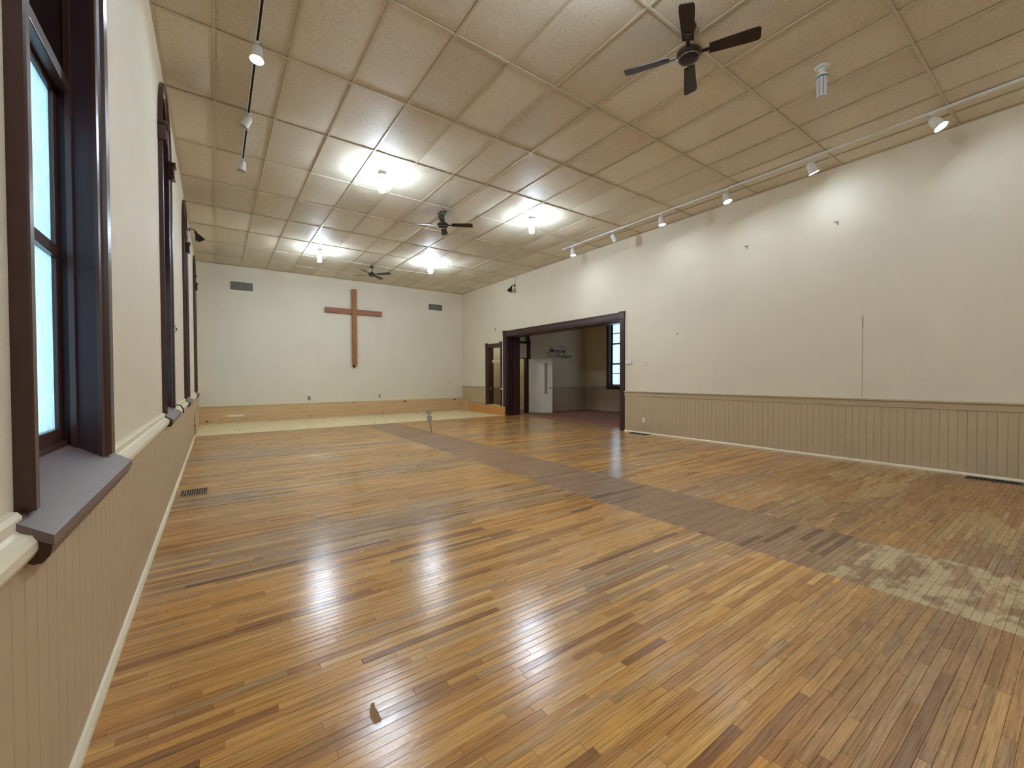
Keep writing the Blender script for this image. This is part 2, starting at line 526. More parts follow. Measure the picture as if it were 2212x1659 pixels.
for i, x in enumerate(xs[1:-1]):
    for j in range(len(ys) - 1):
        y0, y1 = ys[j] + 0.012, ys[j + 1] - 0.012
        if crossme is None:
            bm = NB(); bx(bm, -0.011, 0.011, 0, 1, -0.003, 0.003, 0)
            bx(bm, -0.0012, 0.0012, 0, 1, 0.003, 0.030)
            o = obj('cross_tee', bm, 'tee', ceiling); crossme = o.data
            o.location = (x, y0, ZC + 0.0005); o.scale = (1, y1 - y0, 1)
        else:
            inst('cross_tee', crossme, ceiling, (x, y0, ZC + 0.0005), (1, y1 - y0, 1))
# wall angles
bm = NB()
bx(bm, XL, XL + 0.022, YF, YB, ZC - 0.003, ZC + 0.004); bx(bm, XR - 0.022, XR, YF, YB, ZC - 0.003, ZC + 0.004)
bx(bm, XL + 0.022, XR - 0.022, YB - 0.022, YB, ZC - 0.003, ZC + 0.004)
obj('wall_angle', bm, 'tee', ceiling)
tile_me = []
for v in range(8):
    sag = [0.004, 0.010, 0.014, 0.018, 0.022, 0.012, 0.007, 0.026][v]
    sk = random.uniform(-0.25, 0.25)
    bm = NB(); nx, ny = 8, 10
    gv = []
    for j in range(ny + 1):
        row = []
        for i in range(nx + 1):
            u, w = i / nx, j / ny
            su = max(0, 1 - (2 * u - 1) ** 2) ** 0.85; sw = max(0, 1 - abs(2 * w - 1) ** 3)
            z = -sag * su * sw * (1 + sk * (2 * w - 1)) * 1.0
            row.append(bm.verts.new((u - 0.5, w - 0.5, z)))
        gv.append(row)
    for j in range(ny):
        for i in range(nx):
            bm.faces.new((gv[j][i], gv[j][i + 1], gv[j + 1][i + 1], gv[j + 1][i]))
    me = bpy.data.meshes.new('ceiling_tile'); bmesh.ops.recalc_face_normals(bm, faces=bm.faces)
    bm.to_mesh(me); bm.free()
    me.polygons.foreach_set('use_smooth', [True] * len(me.polygons))
    me.materials.append(MAT['tile']); tile_me.append(me)
for i in range(len(xs) - 1):
    for j in range(len(ys) - 1):
        x0, x1, y0, y1 = xs[i], xs[i + 1], ys[j], ys[j + 1]
        o = inst('ceiling_tile', random.choice(tile_me), ceiling, ((x0 + x1) / 2, (y0 + y1) / 2, ZC + 0.010), (x1 - x0 - 0.006, y1 - y0 - 0.006, 1))
        if random.random() < 0.5: o.rotation_euler[2] = PI

# ---------------------------------------------------------------- left wall with arched openings
def arched_wall(bm, x0, x1, ya, yb, zlo, zhi, openings, sill, spring, r):
    cur = ya
    for (a, b) in openings:
        c = (a + b) / 2
        oa, ob = c - r, c + r
        bx(bm, x0, x1, cur, oa, zlo, zhi)
        bx(bm, x0, x1, oa, ob, zlo, sill)
        n = 20
        for k in range(n):
            t0, t1 = PI - PI * k / n, PI - PI * (k + 1) / n
            p0 = (c + r * math.cos(t0), spring + AZ * r * math.sin(t0)); p1 = (c + r * math.cos(t1), spring + AZ * r * math.sin(t1))
            hexa(bm, [(x0, p0[0], p0[1]), (x1, p0[0], p0[1]), (x1, p1[0], p1[1]), (x0, p1[0], p1[1])],
                 [(x0, p0[0], zhi), (x1, p0[0], zhi), (x1, p1[0], zhi), (x0, p1[0], zhi)])
        cur = ob
    bx(bm, x0, x1, cur, yb, zlo, zhi)
bm = NB()
arched_wall(bm, XL - TH, XL, YF, YB, 0.0, ZC + 0.04, WIN, 0.90, SPR, RI + 0.03)
wl = struct(obj('wall_left', bm, 'wall'), 'cream plaster wall with four tall arched windows')

def boards(parent, x0, x1, y0, y1, z0, z1, pitch=0.083, axis='y', first=None):
    """beadboard: each board its own part with chamfered long edges; face towards x1 (or y1)"""
    n = max(1, round((y1 - y0) / pitch)); w = (y1 - y0) / n
    me = None
    s = 1 if x1 > x0 else -1
    for k in range(n):
        if me is None:
            bm = NB()
            e = 0.0025
            t = x1 - x0
            pr = [(0, 0.0004), (0, w - 0.0004), (t - s * 0.003, w - 0.0004), (t, w - e), (t, e), (t - s * 0.003, 0.0004)]
            if axis == 'y':
                lo = [bm.verts.new((a, b, z0)) for a, b in pr]; hi = [bm.verts.new((a, b, z1)) for a, b in pr]
            else:
                lo = [bm.verts.new((b, a, z0)) for a, b in pr]; hi = [bm.verts.new((b, a, z1)) for a, b in pr]
            m_ = len(pr)
            bm.faces.new(lo[::-1]); bm.faces.new(hi)
            for q in range(m_): bm.faces.new((lo[q], lo[(q + 1) % m_], hi[(q + 1) % m_], hi[q]))
            o = obj('wainscot_board', bm, 'greige', parent); me = o.data
        else:
            o = inst('wainscot_board', me, parent)
        o.location = (x0, y0 + k * w, 0) if axis == 'y' else (y0 + k * w, x0, 0)
boards(wl, XL, XL + 0.028, YF, YB - 0.04, 0.0, 0.85)
# chair rail between windows (profiled, cream)
def rail_left(y0, y1):
    bm = NB()
    pr = [(0, .80), (.030, .80), (.034, .815), (.048, .822), (.056, .838), (.056, .860), (.048, .876), (.030, .884), (.022, .892), (.022, .918), (.014, .930), (0, .932)]
    a = [bm.verts.new((XL + x, y0, z)) for x, z in pr]; b = [bm.verts.new((XL + x, y1, z)) for x, z in pr]
    bm.faces.new(a); bm.faces.new(b[::-1])
    for k in range(len(pr)): bm.faces.new((a[k], a[(k + 1) % len(pr)], b[(k + 1) % len(pr)], b[k]))
    obj('chair_rail', bm, 'cream_trim', wl)
cur = YF
for a, b in WIN:
    rail_left(cur, a - 0.03); cur = b + 0.03
rail_left(cur, YB)
bm = NB()
pr = [(0, 0), (.048, 0), (.046, .018), (.038, .034), (.030, .040), (0, .040)]
a = [bm.verts.new((XL + x, YF, z)) for x, z in pr]; b = [bm.verts.new((XL + x, Y_EDGE, z)) for x, z in pr]
bm.faces.new(a); bm.faces.new(b[::-1])
for k in range(len(pr)): bm.faces.new((a[k], a[(k + 1) % len(pr)], b[(k + 1) % len(pr)], b[k]))
struct(obj('baseboard_left', bm, 'cream_trim'), 'thin cream base moulding along the left wall')

# ---------------------------------------------------------------- arched windows
def arch_path(c, r0, zb, zs, n=24, az=None):
    az = AZ if az is None else az
    P = [(c - r0, zb, -1, 0), (c - r0, zs, -1, 0)]
    for k in range(1, n):
        t = PI - PI * k / n
        P.append((c + r0 * math.cos(t), zs + az * r0 * math.sin(t), math.cos(t), az * math.sin(t)))
    P += [(c + r0, zs, 1, 0), (c + r0, zb, 1, 0)]
    return P

def frame4(bm, x0, x1, y0, y1, z0, z1, st, rb, rt, bev=0.003):
    bx(bm, x0, x1, y0, y0 + st, z0, z1, bev); bx(bm, x0, x1, y1 - st, y1, z0, z1, bev)
    bx(bm, x0, x1, y0 + st, y1 - st, z0, z0 + rb, bev); bx(bm, x0, x1, y0 + st, y1 - st, z1 - rt, z1, bev)

WLAB = ['nearest arched window with dark plum frame and frosted panes', 'second arched window along the left wall',
        'third arched window along the left wall', 'furthest arched window beside the plywood floor']
for wi, (ya, yb) in enumerate(WIN):
    c = (ya + yb) / 2
    w = bpy.data.objects.new('window_%d' % (wi + 1), None); C.objects.link(w)
    w.location = (XL, c, 0.0); struct(w, WLAB[wi])
    # casing: raised backband outside, stepped moulding inside
    bm = NB()
    prof = [(0.0, 0.0), (0.0, 0.012), (0.018, 0.016), (0.024, 0.010), (0.030, 0.016), (0.036, 0.022), (0.044, 0.020), (0.050, 0.034), (0.094, 0.038), (0.100, 0.034), (0.100, 0.0)]
    sweep(bm, arch_path(0, RI, SILLZ - 0.01, SPR), prof, 1)
    obj('casing', bm, 'darkwood', w, smooth=True)
    # capital blocks at the spring line
    for s in (-1, 1):
        bm = NB()
        y0 = s * (RI + 0.05)
        bx(bm, 0.0, 0.062, y0 - 0.064, y0 + 0.064, SPR - 0.11, SPR + 0.01, 0.006)
        bx(bm, 0.0, 0.078, y0 - 0.078, y0 + 0.078, SPR + 0.01, SPR + 0.04, 0.005)
        bx(bm, 0.0, 0.068, y0 - 0.068, y0 + 0.068, SPR - 0.135, SPR - 0.11, 0.005)
        obj('capital_block', bm, 'darkwood', w)
    # reveal
    bm = NB()
    sweep(bm, arch_path(0, RI, 0.93, SPR), [(0, 0.0), (0.028, 0.0), (0.028, -0.26), (0, -0.26)], 1)
    obj('jamb', bm, 'purplewood', w, smooth=True)
    bm = NB()
    sweep(bm, arch_path(0, RI - 0.022, 0.96, SPR), [(0, -0.062), (0.022, -0.062), (0.022, -0.080), (0, -0.080)], 1)
    obj('stop_bead', bm, 'darkwood', w, smooth=True)
    # sloping sill with apron
    bm = NB()
    zi = lambda x: 0.925 - 0.66 * x
    L0, L1 = -(RO + 0.07), RO + 0.07
    for (y0, y1, xa, xb) in ((-RI, RI, -0.13, 0.0), (L0, L1, 0.0, 0.085)):
        hexa(bm, [(xa, y0, zi(xa) - 0.026), (xb, y0, zi(xb) - 0.026), (xb, y1, zi(xb) - 0.026), (xa, y1, zi(xa) - 0.026)],
             [(xa, y0, zi(xa)), (xb, y0, zi(xb)), (xb, y1, zi(xb)), (xa, y1, zi(xa))])
    obj('sill', bm, 'stool', w)
    bm = NB()
    pr = [(0.0, 0.83), (0.045, 0.80), (0.062, 0.80), (0.074, 0.815), (0.079, 0.83), (0.079, 0.846), (0.0, 0.896)]
    a = [bm.verts.new((x, L0 + 0.01, z)) for x, z in pr]; b = [bm.verts.new((x, L1 - 0.01, z)) for x, z in pr]
    bm.faces.new(a); bm.faces.new(b[::-1])
    for k in range(len(pr)): bm.faces.new((a[k], a[(k + 1) % len(pr)], b[(k + 1) % len(pr)], b[k]))
    obj('apron', bm, 'darkwood', w)
    # bottom stop under the sash
    bm = NB(); bx(bm, -0.16, -0.088, -RI, RI, 0.955, 1.005, 0.003)
    obj('bottom_rail', bm, 'darkwood', w)
    # lower and upper sash
    e = RI - 0.002
    x0 = -0.105
    bm = NB(); frame4(bm, x0 - 0.03, x0, -e, e, 1.00, 2.455, 0.05, 0.055, 0.03)
    bx(bm, x0 - 0.028, x0 + 0.008, -e + 0.05, e - 0.05, 1.755, 1.80, 0.004)
    sa = obj('sash', bm, 'darkwood', w)
    for za, zb in ((1.05, 1.76), (1.795, 2.43)):
        bm = NB(); bx(bm, x0 - 0.018, x0 - 0.014, -e + 0.045, e - 0.045, za, zb)
        obj('pane', bm, 'frost', sa)
    bm = NB(); bx(bm, -0.20, -0.066, -RI, RI, 2.45, 2.50, 0.004)
    obj('transom_bar', bm, 'darkwood', w)
    # boarded arched head above the transom
    bm = NB()
    n = 20; P = [(-e, 2.50), (e, 2.50)] + [(e * math.cos(PI * k / n), SPR + AZ * e * math.sin(PI * k / n)) for k in range(n + 1)]
    a = [bm.verts.new((-0.20, y, z)) for y, z in P]; b = [bm.verts.new((-0.175, y, z)) for y, z in P]
    bm.faces.new(a); bm.faces.new(b[::-1])
    for k in range(len(P)): bm.faces.new((a[k], a[(k + 1) % len(P)], b[(k + 1) % len(P)], b[k]))
    for y in (-0.2, 0.0, 0.2):
        bx(bm, -0.177, -0.165, y - 0.02, y + 0.02, 2.5, SPR, 0.003)
    obj('head_panel', bm, 'purplewood', w)

bm = NB(); tube(bm, [(-0.395, 6.22, 0.945), (-0.37, 6.28, 0.950), (-0.345, 6.33, 0.935), (-0.325, 6.37, 0.89), (-0.322, 6.385, 0.84)], 0.007, 8)
tag(obj('tape_strip', bm, 'black'), 'curled black strip hanging off the second window sill', 'tape')
# ---------------------------------------------------------------- back wall
bm = NB(); bx(bm, XL - TH, XR + 0.5, YB, YB + 0.2, 0, ZC + 0.04)
wb = struct(obj('wall_back', bm, 'wall_back'), 'plain cream end wall behind the cross')
bm = NB(); bx(bm, XL, XR, YB - 0.018, YB, ZC - 0.045, ZC - 0.006, 0.004)
struct(obj('trim_1', bm, 'cream_trim'), 'thin cream moulding under the ceiling of the end wall')
# plywood face boards along the base of the end wall
xs_ = [XL + 0.045, 1.98, 4.42, 6.86, 7.70]
for a, b in zip(xs_, xs_[1:]):
    bm = NB(); bx(bm, a + 0.001, b - 0.001, YB - 0.03, YB - 0.001, 0.006, 0.465, 0.0015)
    obj('plywood_board', bm, 'ply_tan', wb)
bm = NB(); bx(bm, XL + 0.045, 7.70, YB - 0.042, YB, 0.466, 0.482, 0.002)
obj('cap_strip', bm, 'pine', wb)
# left return board
bm = NB(); bx(bm, XL + 0.030, XL + 0.046, Y_EDGE + 0.05, YB - 0.035, 0.006, 0.465, 0.0015)
struct(obj('trim_2', bm, 'ply_tan'), 'raw plywood board at the foot of the left wall')
bm = NB(); bx(bm, XL + 0.029, XL + 0.034, Y_EDGE - 0.005, Y_EDGE + 0.045, 0.03, 0.42, 0.0)
struct(obj('gap_shade_strip', bm, 'slot'), 'dark strip painted in for the shaded gap beside the plywood board')  # near-black strip stands in for the shade of a gap

# ---------------------------------------------------------------- right wall with openings
XO = 8.15
XO2 = 7.96
OY0, OY1, OZ = 6.51, 11.25, 2.61       # wide opening
DY0, DY1, DZ0, DZ = 11.57, 12.36, 0.30, 2.30   # small door
bm = NB()
bx(bm, XR, XO, YF, OY0, 0, ZC + 0.04); bx(bm, XR, XO, OY0, OY1, OZ, ZC + 0.04)
bx(bm, XR, XO, OY1, 11.5, 0, ZC + 0.04); bx(bm, XR, XO2, 11.5, DY0, 0, ZC + 0.04)
bx(bm, XR, XO2, DY0, DY1, DZ, ZC + 0.04); bx(bm, XR, XO2, DY0, DY1, 0, DZ0)
bx(bm, XR, XO2, DY1, YB + 0.05, 0, ZC + 0.04)
wr = struct(obj('wall_right', bm, 'wall'), 'long cream plaster wall with the wide opening')
boards(wr, XR, XR - 0.022, YF, OY0 - 0.14, 0.0, 0.85)
boards(wr, XR, XR - 0.022, DY1 + 0.13, YB - 0.04, 0.0, 0.85)
def rail_right(y0, y1):
    bm = NB()
    pr = [(0, .815), (.024, .815), (.030, .822), (.030, .900), (.046, .906), (.050, .918), (.046, .930), (0, .932)]
    a = [bm.verts.new((XR - x, y0, z)) for x, z in pr]; b = [bm.verts.new((XR - x, y1, z)) for x, z in pr]
    bm.faces.new(a); bm.faces.new(b[::-1])
    for k in range(len(pr)): bm.faces.new((a[k], a[(k + 1) % len(pr)], b[(k + 1) % len(pr)], b[k]))
    obj('chair_rail', bm, 'greige_rail', wr)
rail_right(YF, OY0 - 0.135); rail_right(DY1 + 0.13, YB)
bm = NB()
pr = [(0, 0), (.040, 0), (.038, .018), (.030, .030), (0, .034)]
a = [bm.verts.new((XR - x, YF, z)) for x, z in pr]; b = [bm.verts.new((XR - x, OY0 - 0.135, z)) for x, z in pr]
bm.faces.new(a); bm.faces.new(b[::-1])
for k in range(len(pr)): bm.faces.new((a[k], a[(k + 1) % len(pr)], b[(k + 1) % len(pr)], b[k]))
struct(obj('baseboard_right', bm, 'cream_trim'), 'thin cream base moulding along the right wall')
# hairline seam and gouge in the plaster
bm = NB(); bx(bm, XR - 0.0015, XR, 2.018, 2.0215, 0.94, 2.02)
bx(bm, XR - 0.0022, XR, 2.014, 2.024, 1.96, 2.14)
obj('plaster_crack', bm, 'grille', wr)['label'] = 'vertical hairline crack in the plaster'

# wide opening: casing, blocks, jambs
dr = bpy.data.objects.new('door_1', None); C.objects.link(dr); dr.location = (XR, 8.9, 0)
struct(dr, 'wide dark framed opening to the carpeted side room')
def rel(bm): bmesh.ops.translate(bm, vec=(-XR, -8.9, 0), verts=bm.verts)
def dobj(name, bm, mat='darkwood', par=dr): rel(bm); return obj(name, bm, mat, par)
def casing_v(bm, y0, y1, z0, z1, flip):
    bx(bm, XR - 0.022, XR, y0, y1, z0, z1, 0.003)
    o = (y0, y0 + 0.03) if flip else (y1 - 0.03, y1)
    bx(bm, XR - 0.036, XR, o[0], o[1], z0, z1, 0.004)
    m = (y0 + y1) / 2
    bx(bm, XR - 0.028, XR, m - 0.012, m + 0.012, z0, z1, 0.004)
bm = NB(); casing_v(bm, OY0 - 0.13, OY0, 0, OZ, True); dobj('side_casing', bm)
bm = NB(); casing_v(bm, OY1, OY1 + 0.13, 0, OZ, False); dobj('side_casing', bm)
bm = NB(); bx(bm, XR - 0.022, XR, OY0 - 0.0, OY1, OZ, OZ + 0.15, 0.003)
bx(bm, XR - 0.038, XR, OY0, OY1, OZ + 0.12, OZ + 0.155, 0.004); bx(bm, XR - 0.030, XR, OY0, OY1, OZ + 0.02, OZ + 0.045, 0.004)
dobj('head_casing', bm)
for y in (OY0 - 0.065, OY1 + 0.065):
    bm = NB(); bx(bm, XR - 0.045, XR, y - 0.072, y + 0.072, OZ - 0.005, OZ + 0.165, 0.005)
    bx(bm, XR - 0.055, XR, y - 0.080, y + 0.080, OZ + 0.145, OZ + 0.17, 0.004)
    dobj('corner_block', bm)
bm = NB(); bx(bm, XR, XO + 0.1, OY0, OY1, OZ - 0.03, OZ + 0.01, 0.003); bx(bm, XR + 0.12, XR + 0.16, OY0, OY1, OZ - 0.05, OZ - 0.02, 0.003)
dobj('head_jamb', bm)
bm = NB(); bx(bm, XR, XO + 0.1, OY0, OY0 + 0.028, 0, OZ - 0.03, 0.003); dobj('side_jamb', bm)
# far jamb with the pocket slots
for k, (x0, x1, y0) in enumerate(((7.75, 7.86, OY1 - 0.03), (7.90, 7.96, OY1 - 0.045), (8.00, 8.27, OY1 - 0.06))):
    bm = NB(); bx(bm, x0, x1, y0, OY1 + 0.02, 0, OZ - 0.03, 0.004); dobj('jamb_board', bm, 'purplewood' if k == 1 else 'darkwood')
bm = NB(); bx(bm, 7.80, 8.20, OY1 - 0.008, OY1 + 0.01, 0, OZ - 0.03); dobj('pocket_slot', bm, 'slot')

# small raised door opening beside it
d2 = bpy.data.objects.new('door_2', None); C.objects.link(d2); d2.location = (XR, 12.0, DZ0)
struct(d2, 'narrow raised doorway with dark casing next to the wide opening')
def d2o(name, bm, mat='darkwood'):
    bmesh.ops.translate(bm, vec=(-XR, -12.0, -DZ0), verts=bm.verts); return obj(name, bm, mat, d2)
bm = NB(); casing_v(bm, DY0 - 0.11, DY0, DZ0, DZ, True); d2o('side_casing', bm)
bm = NB(); casing_v(bm, DY1, DY1 + 0.12, DZ0, DZ, False); d2o('side_casing', bm)
bm = NB(); bx(bm, XR - 0.022, XR, DY0, DY1, DZ, DZ + 0.10, 0.003); bx(bm, XR - 0.034, XR, DY0, DY1, DZ + 0.075, DZ + 0.105, 0.003)
d2o('head_casing', bm)
for y in (DY0 - 0.052, DY1 + 0.06):
    bm = NB(); bx(bm, XR - 0.042, XR, y - 0.064, y + 0.064, DZ - 0.01, DZ + 0.13, 0.005)
    bx(bm, XR - 0.050, XR, y - 0.070, y + 0.070, DZ + 0.115, DZ + 0.14, 0.004); d2o('corner_block', bm)
bm = NB(); bx(bm, XR, XO2, DY1 - 0.03, DY1, DZ0, DZ, 0.003); d2o('side_jamb', bm)
bm = NB(); bx(bm, XR, XO2, DY0, DY0 + 0.03, DZ0, DZ, 0.003); d2o('side_jamb', bm)
bm = NB(); bx(bm, XR, XO2, DY0, DY1, DZ - 0.03, DZ, 0.003); d2o('head_jamb', bm)
bm = NB(); bx(bm, XR - 0.03, XO2, DY0, DY1, DZ0 - 0.02, DZ0 + 0.012, 0.003); d2o('threshold', bm, 'pine')
bm = NB(); bx(bm, 7.80, 7.86, DY1 - 0.036, DY1 - 0.03, 0.82, 0.94, 0.002)
lathe(bm, [(0.0, 0), (0.02, 0.004), (0.026, 0.02), (0.016, 0.035), (0.010, 0.05)], 12, Matrix.Translation((7.83, DY1 - 0.085, 0.86)) @ Matrix.Rotation(-PI / 2, 4, 'X'))
d2o('latch', bm, 'chrome')

# ---------------------------------------------------------------- front wall (behind the camera)
bm = NB(); bx(bm, XL - TH, XO, YF - 0.2, YF, 0, ZC + 0.04)
struct(obj('wall_front', bm, 'wall'), 'cream wall behind the camera')

# ---------------------------------------------------------------- side room shell
SX, SY = 11.72, 11.56
bm = NB()
# far wall with the arched doorway: x from XO to SX, at y=SY
ax0, ax1, ac, ar, asp = 8.02, 8.88, 8.45, 0.43, 2.46
bx(bm, XR + 0.1, ax0, SY, SY + 0.16, 0, 4.3); bx(bm, ax1, SX, SY, SY + 0.16, 0, 4.3)
n = 16
for k in range(n):
    t0, t1 = PI - PI * k / n, PI - PI * (k + 1) / n
    p0 = (ac + ar * math.cos(t0), asp + ar * math.sin(t0)); p1 = (ac + ar * math.cos(t1), asp + ar * math.sin(t1))
    hexa(bm, [(p0[0], SY, p0[1]), (p1[0], SY, p1[1]), (p1[0], SY + 0.16, p1[1]), (p0[0], SY + 0.16, p0[1])],
         [(p0[0], SY, 4.3), (p1[0], SY, 4.3), (p1[0], SY + 0.16, 4.3), (p0[0], SY + 0.16, 4.3)])
ws = struct(obj('wall_side_room_end', bm, 'wall_side'), 'end wall of the side room carrying the lettering')
boards(ws, SY, SY - 0.02, ax1 + 0.12, SX - 0.02, 0.0, 0.84, axis='x')
bm = NB(); bx(bm, ax1 + 0.12, SX, SY - 0.035, SY, 0.84, 0.90, 0.004); obj('chair_rail', bm, 'greige_rail', ws)
bm = NB(); bx(bm, ax1 + 0.12, SX, SY - 0.035, SY - 0.02, 0.004, 0.035, 0.003); obj('base_moulding', bm, 'greige_rail', ws)
# east wall with window
WY0, WY1, WZ0, WZ1 = 9.30, 10.38, 0.93, 3.42
bm = NB()
bx(bm, SX, SX + 0.25, 4.2, WY0, 0, 4.3); bx(bm, SX, SX + 0.25, WY1, SY + 0.2, 0, 4.3)
bx(bm, SX, SX + 0.25, WY0, WY1, 0, WZ0); bx(bm, SX, SX + 0.25, WY0, WY1, WZ1, 4.3)
we = struct(obj('wall_side_room_right', bm, 'wall_side'), 'outer wall of the side room with its tall window')
boards(we, SX, SX - 0.02, 8.0, SY - 0.02, 0.0, 0.84)
bm = NB(); bx(bm, SX - 0.035, SX, WY1 + 0.1, SY, 0.84, 0.90, 0.004); obj('chair_rail', bm, 'greige_rail', we)
bm = NB(); bx(bm, SX - 0.035, SX - 0.02, 8.0, SY, 0.004, 0.035, 0.003); obj('base_moulding', bm, 'greige_rail', we)
bm = NB(); bx(bm, XO, SX + 0.2, 4.0, 4.2, 0, 4.3); struct(obj('wall_side_room_front', bm, 'wall_side'))
bm = NB(); bx(bm, XO, SX + 0.3, 4.0, SY + 0.2, 4.3, 4.4); struct(obj('ceiling_side_room', bm, 'wall_side'))
# vestibule
bm = NB(); bx(bm, XO2, 10.0, 13.9, 14.1, 0, 3.4)
wv = struct(obj('wall_vestibule_end', bm, 'wall_side'))
boards(wv, 13.9, 13.88, XO2 + 0.02, 9.9, 0.0, 0.80, axis='x')
bm = NB(); bx(bm, XO2, 10.0, 13.86, 13.9, 0.80, 0.86, 0.004); obj('chair_rail', bm, 'greige_rail', wv)
bm = NB(); bx(bm, 9.9, 10.1, SY + 0.16, 13.9, 0, 3.4); struct(obj('wall_vestibule_right', bm, 'wall_side'))
bm = NB(); bx(bm, XO2, 10.1, SY + 0.16, 14.1, 3.3, 3.4); struct(obj('ceiling_vestibule', bm, 'wall_side'))

# side room window
w5 = bpy.data.objects.new('window_5', None); C.objects.link(w5); w5.location = (SX, (WY0 + WY1) / 2, 0)
struct(w5, 'tall side room window with frosted panes and dark bars')
hw = (WY1 - WY0) / 2
bm = NB()
bx(bm, -0.03, 0, -hw - 0.10, -hw, WZ0 - 0.0, WZ1, 0.004); bx(bm, -0.03, 0, hw, hw + 0.10, WZ0 - 0.0, WZ1, 0.004); bx(bm, -0.03, 0, -hw - 0.10, hw + 0.10, WZ1, WZ1 + 0.1, 0.004)
obj('casing', bm, 'darkwood', w5)
bm = NB(); bx(bm, -0.06, 0.14, -hw - 0.12, hw + 0.12, WZ0 - 0.06, WZ0, 0.005); bx(bm, -0.03, 0.0, -hw - 0.1, hw + 0.1, WZ0 - 0.13, WZ0 - 0.06, 0.004); obj('sill', bm, 'darkwood', w5)
bm = NB(); bx(bm, 0, 0.2, -hw, -hw + 0.02, WZ0, WZ1); bx(bm, 0, 0.2, hw - 0.02, hw, WZ0, WZ1); bx(bm, 0, 0.2, -hw, hw, WZ1 - 0.02, WZ1); obj('jamb', bm, 'purplewood', w5)
for nm, x0, z0, z1, bars in (('lower_sash', 0.10, WZ0, 1.74, (1.38,)), ('middle_sash', 0.11, 1.70, 2.47, ()), ('upper_sash', 0.12, 2.43, WZ1 - 0.02, (2.83, 3.17))):
    bm = NB(); frame4(bm, x0, x0 + 0.03, -hw + 0.02, hw - 0.02, z0, z1, 0.05, 0.05, 0.04)
    for b in bars: bx(bm, x0 + 0.004, x0 + 0.026, -hw + 0.06, hw - 0.06, b - 0.012, b + 0.012)
    sa = obj(nm, bm, 'darkwood', w5)
    zz = [z0 + 0.04] + list(bars) + [z1 - 0.03]
    for za, zb in zip(zz, zz[1:]):
        bm = NB(); bx(bm, x0 + 0.013, x0 + 0.017, -hw + 0.05, hw - 0.05, za, zb); obj('pane', bm, 'frost2', sa)

# arched doorway frame in the side room end wall
d3 = bpy.data.objects.new('door_3', None); C.objects.link(d3); d3.location = (ac, SY, 0)
struct(d3, 'arched doorway in the side room with lunette and white transom board')
bm = NB()
rings = []
prof = [(0.0, 0.0), (0.0, -0.02), (0.03, -0.022), (0.04, -0.03), (0.10, -0.034), (0.10, 0.0)]
for (u, z, nu, nz) in arch_path(0, ar, 0.0, asp, az=1.0):
    rings.append([bm.verts.new((u + nu * p, d, z + nz * p)) for p, d in prof])
for a, b in zip(rings, rings[1:]):
    for k in range(len(prof)): bm.faces.new((a[k], a[(k + 1) % len(prof)], b[(k + 1) % len(prof)], b[k]))
bm.faces.new(rings[0]); bm.faces.new(rings[-1])
obj('casing', bm, 'darkwood', d3, smooth=True)
for s in (-1, 1):
    bm = NB(); bx(bm, s * (ar + .05) - 0.065, s * (ar + .05) + 0.065, -0.05, 0, asp - 0.06, asp + 0.02, 0.005); obj('capital_block', bm, 'darkwood', d3)
bm = NB(); bx(bm, -ar, ar, 0.0, 0.14, asp - 0.04, asp + 0.04, 0.004); obj('transom_bar', bm, 'purplewood', d3)
bm = NB(); bx(bm, -ar, ar, 0.02, 0.14, 1.90, 1.94, 0.004); bx(bm, ar - 0.06, ar, 0, 0.15, 0, asp, 0.003); bx(bm, -ar, -ar + 0.06, 0, 0.15, 0, asp, 0.003)
obj('jamb', bm, 'darkwood', d3)
bm = NB(); bx(bm, -ar + 0.06, ar - 0.05, -0.005, 0.02, 1.93, asp - 0.04, 0.002); obj('transom_board', bm, 'door_white', d3)
bm = NB()
rings = []
for (u, z, nu, nz) in arch_path(0, ar - 0.05, asp + 0.04, asp + 0.045, az=1.0):
    rings.append([bm.verts.new((u + nu * p, d, z + nz * p)) for p, d in ((0, 0.03), (0.045, 0.03), (0.045, 0.06), (0, 0.06))])
for a, b in zip(rings, rings[1:]):
    for k in range(4): bm.faces.new((a[k], a[(k + 1) % 4], b[(k + 1) % 4], b[k]))
obj('lunette_frame', bm, 'purplewood', d3, smooth=True)
bm = NB()
P = [((ar - 0.03) * math.cos(PI * k / 16), asp + 0.04 + (ar - 0.05) * math.sin(PI * k / 16)) for k in range(17)]
a = [bm.verts.new((x, 0.042, z)) for x, z in P]; b = [bm.verts.new((x, 0.047, z)) for x, z in P]
bm.faces.new(a); bm.faces.new(b[::-1])
for k in range(17): bm.faces.new((a[k], a[(k + 1) % 17], b[(k + 1) % 17], b[k]))
obj('lunette_pane', bm, 'door_white', d3)

# white door leaf standing open
hx, hy = 8.90, SY - 0.04
leaf = bpy.data.objects.new('door_4', None); C.objects.link(leaf); leaf.location = (hx, hy, 0.02)
struct(leaf, 'open white slab door with a tall narrow glass slit')
fx, fy = 9.47, 10.93
ang = math.atan2(fy - hy, fx - hx); LW = math.hypot(fx - hx, fy - hy)
leaf.rotation_euler = (0, 0, ang)
bm = NB(); gx0, gx1, gz0, gz1 = LW - 0.27, LW - 0.17, 0.66, 1.72
bx(bm, 0, gx0, -0.02, 0.02, 0, 1.86); bx(bm, gx1, LW, -0.02, 0.02, 0, 1.86)
bx(bm, gx0, gx1, -0.02, 0.02, 0, gz0); bx(bm, gx0, gx1, -0.02, 0.02, gz1, 1.86)
obj('door_slab', bm, 'door_white', leaf)
bm = NB(); bx(bm, gx0, gx1, -0.004, 0.004, gz0, gz1); obj('glass_slit', bm, 'grille', leaf)
bm = NB()
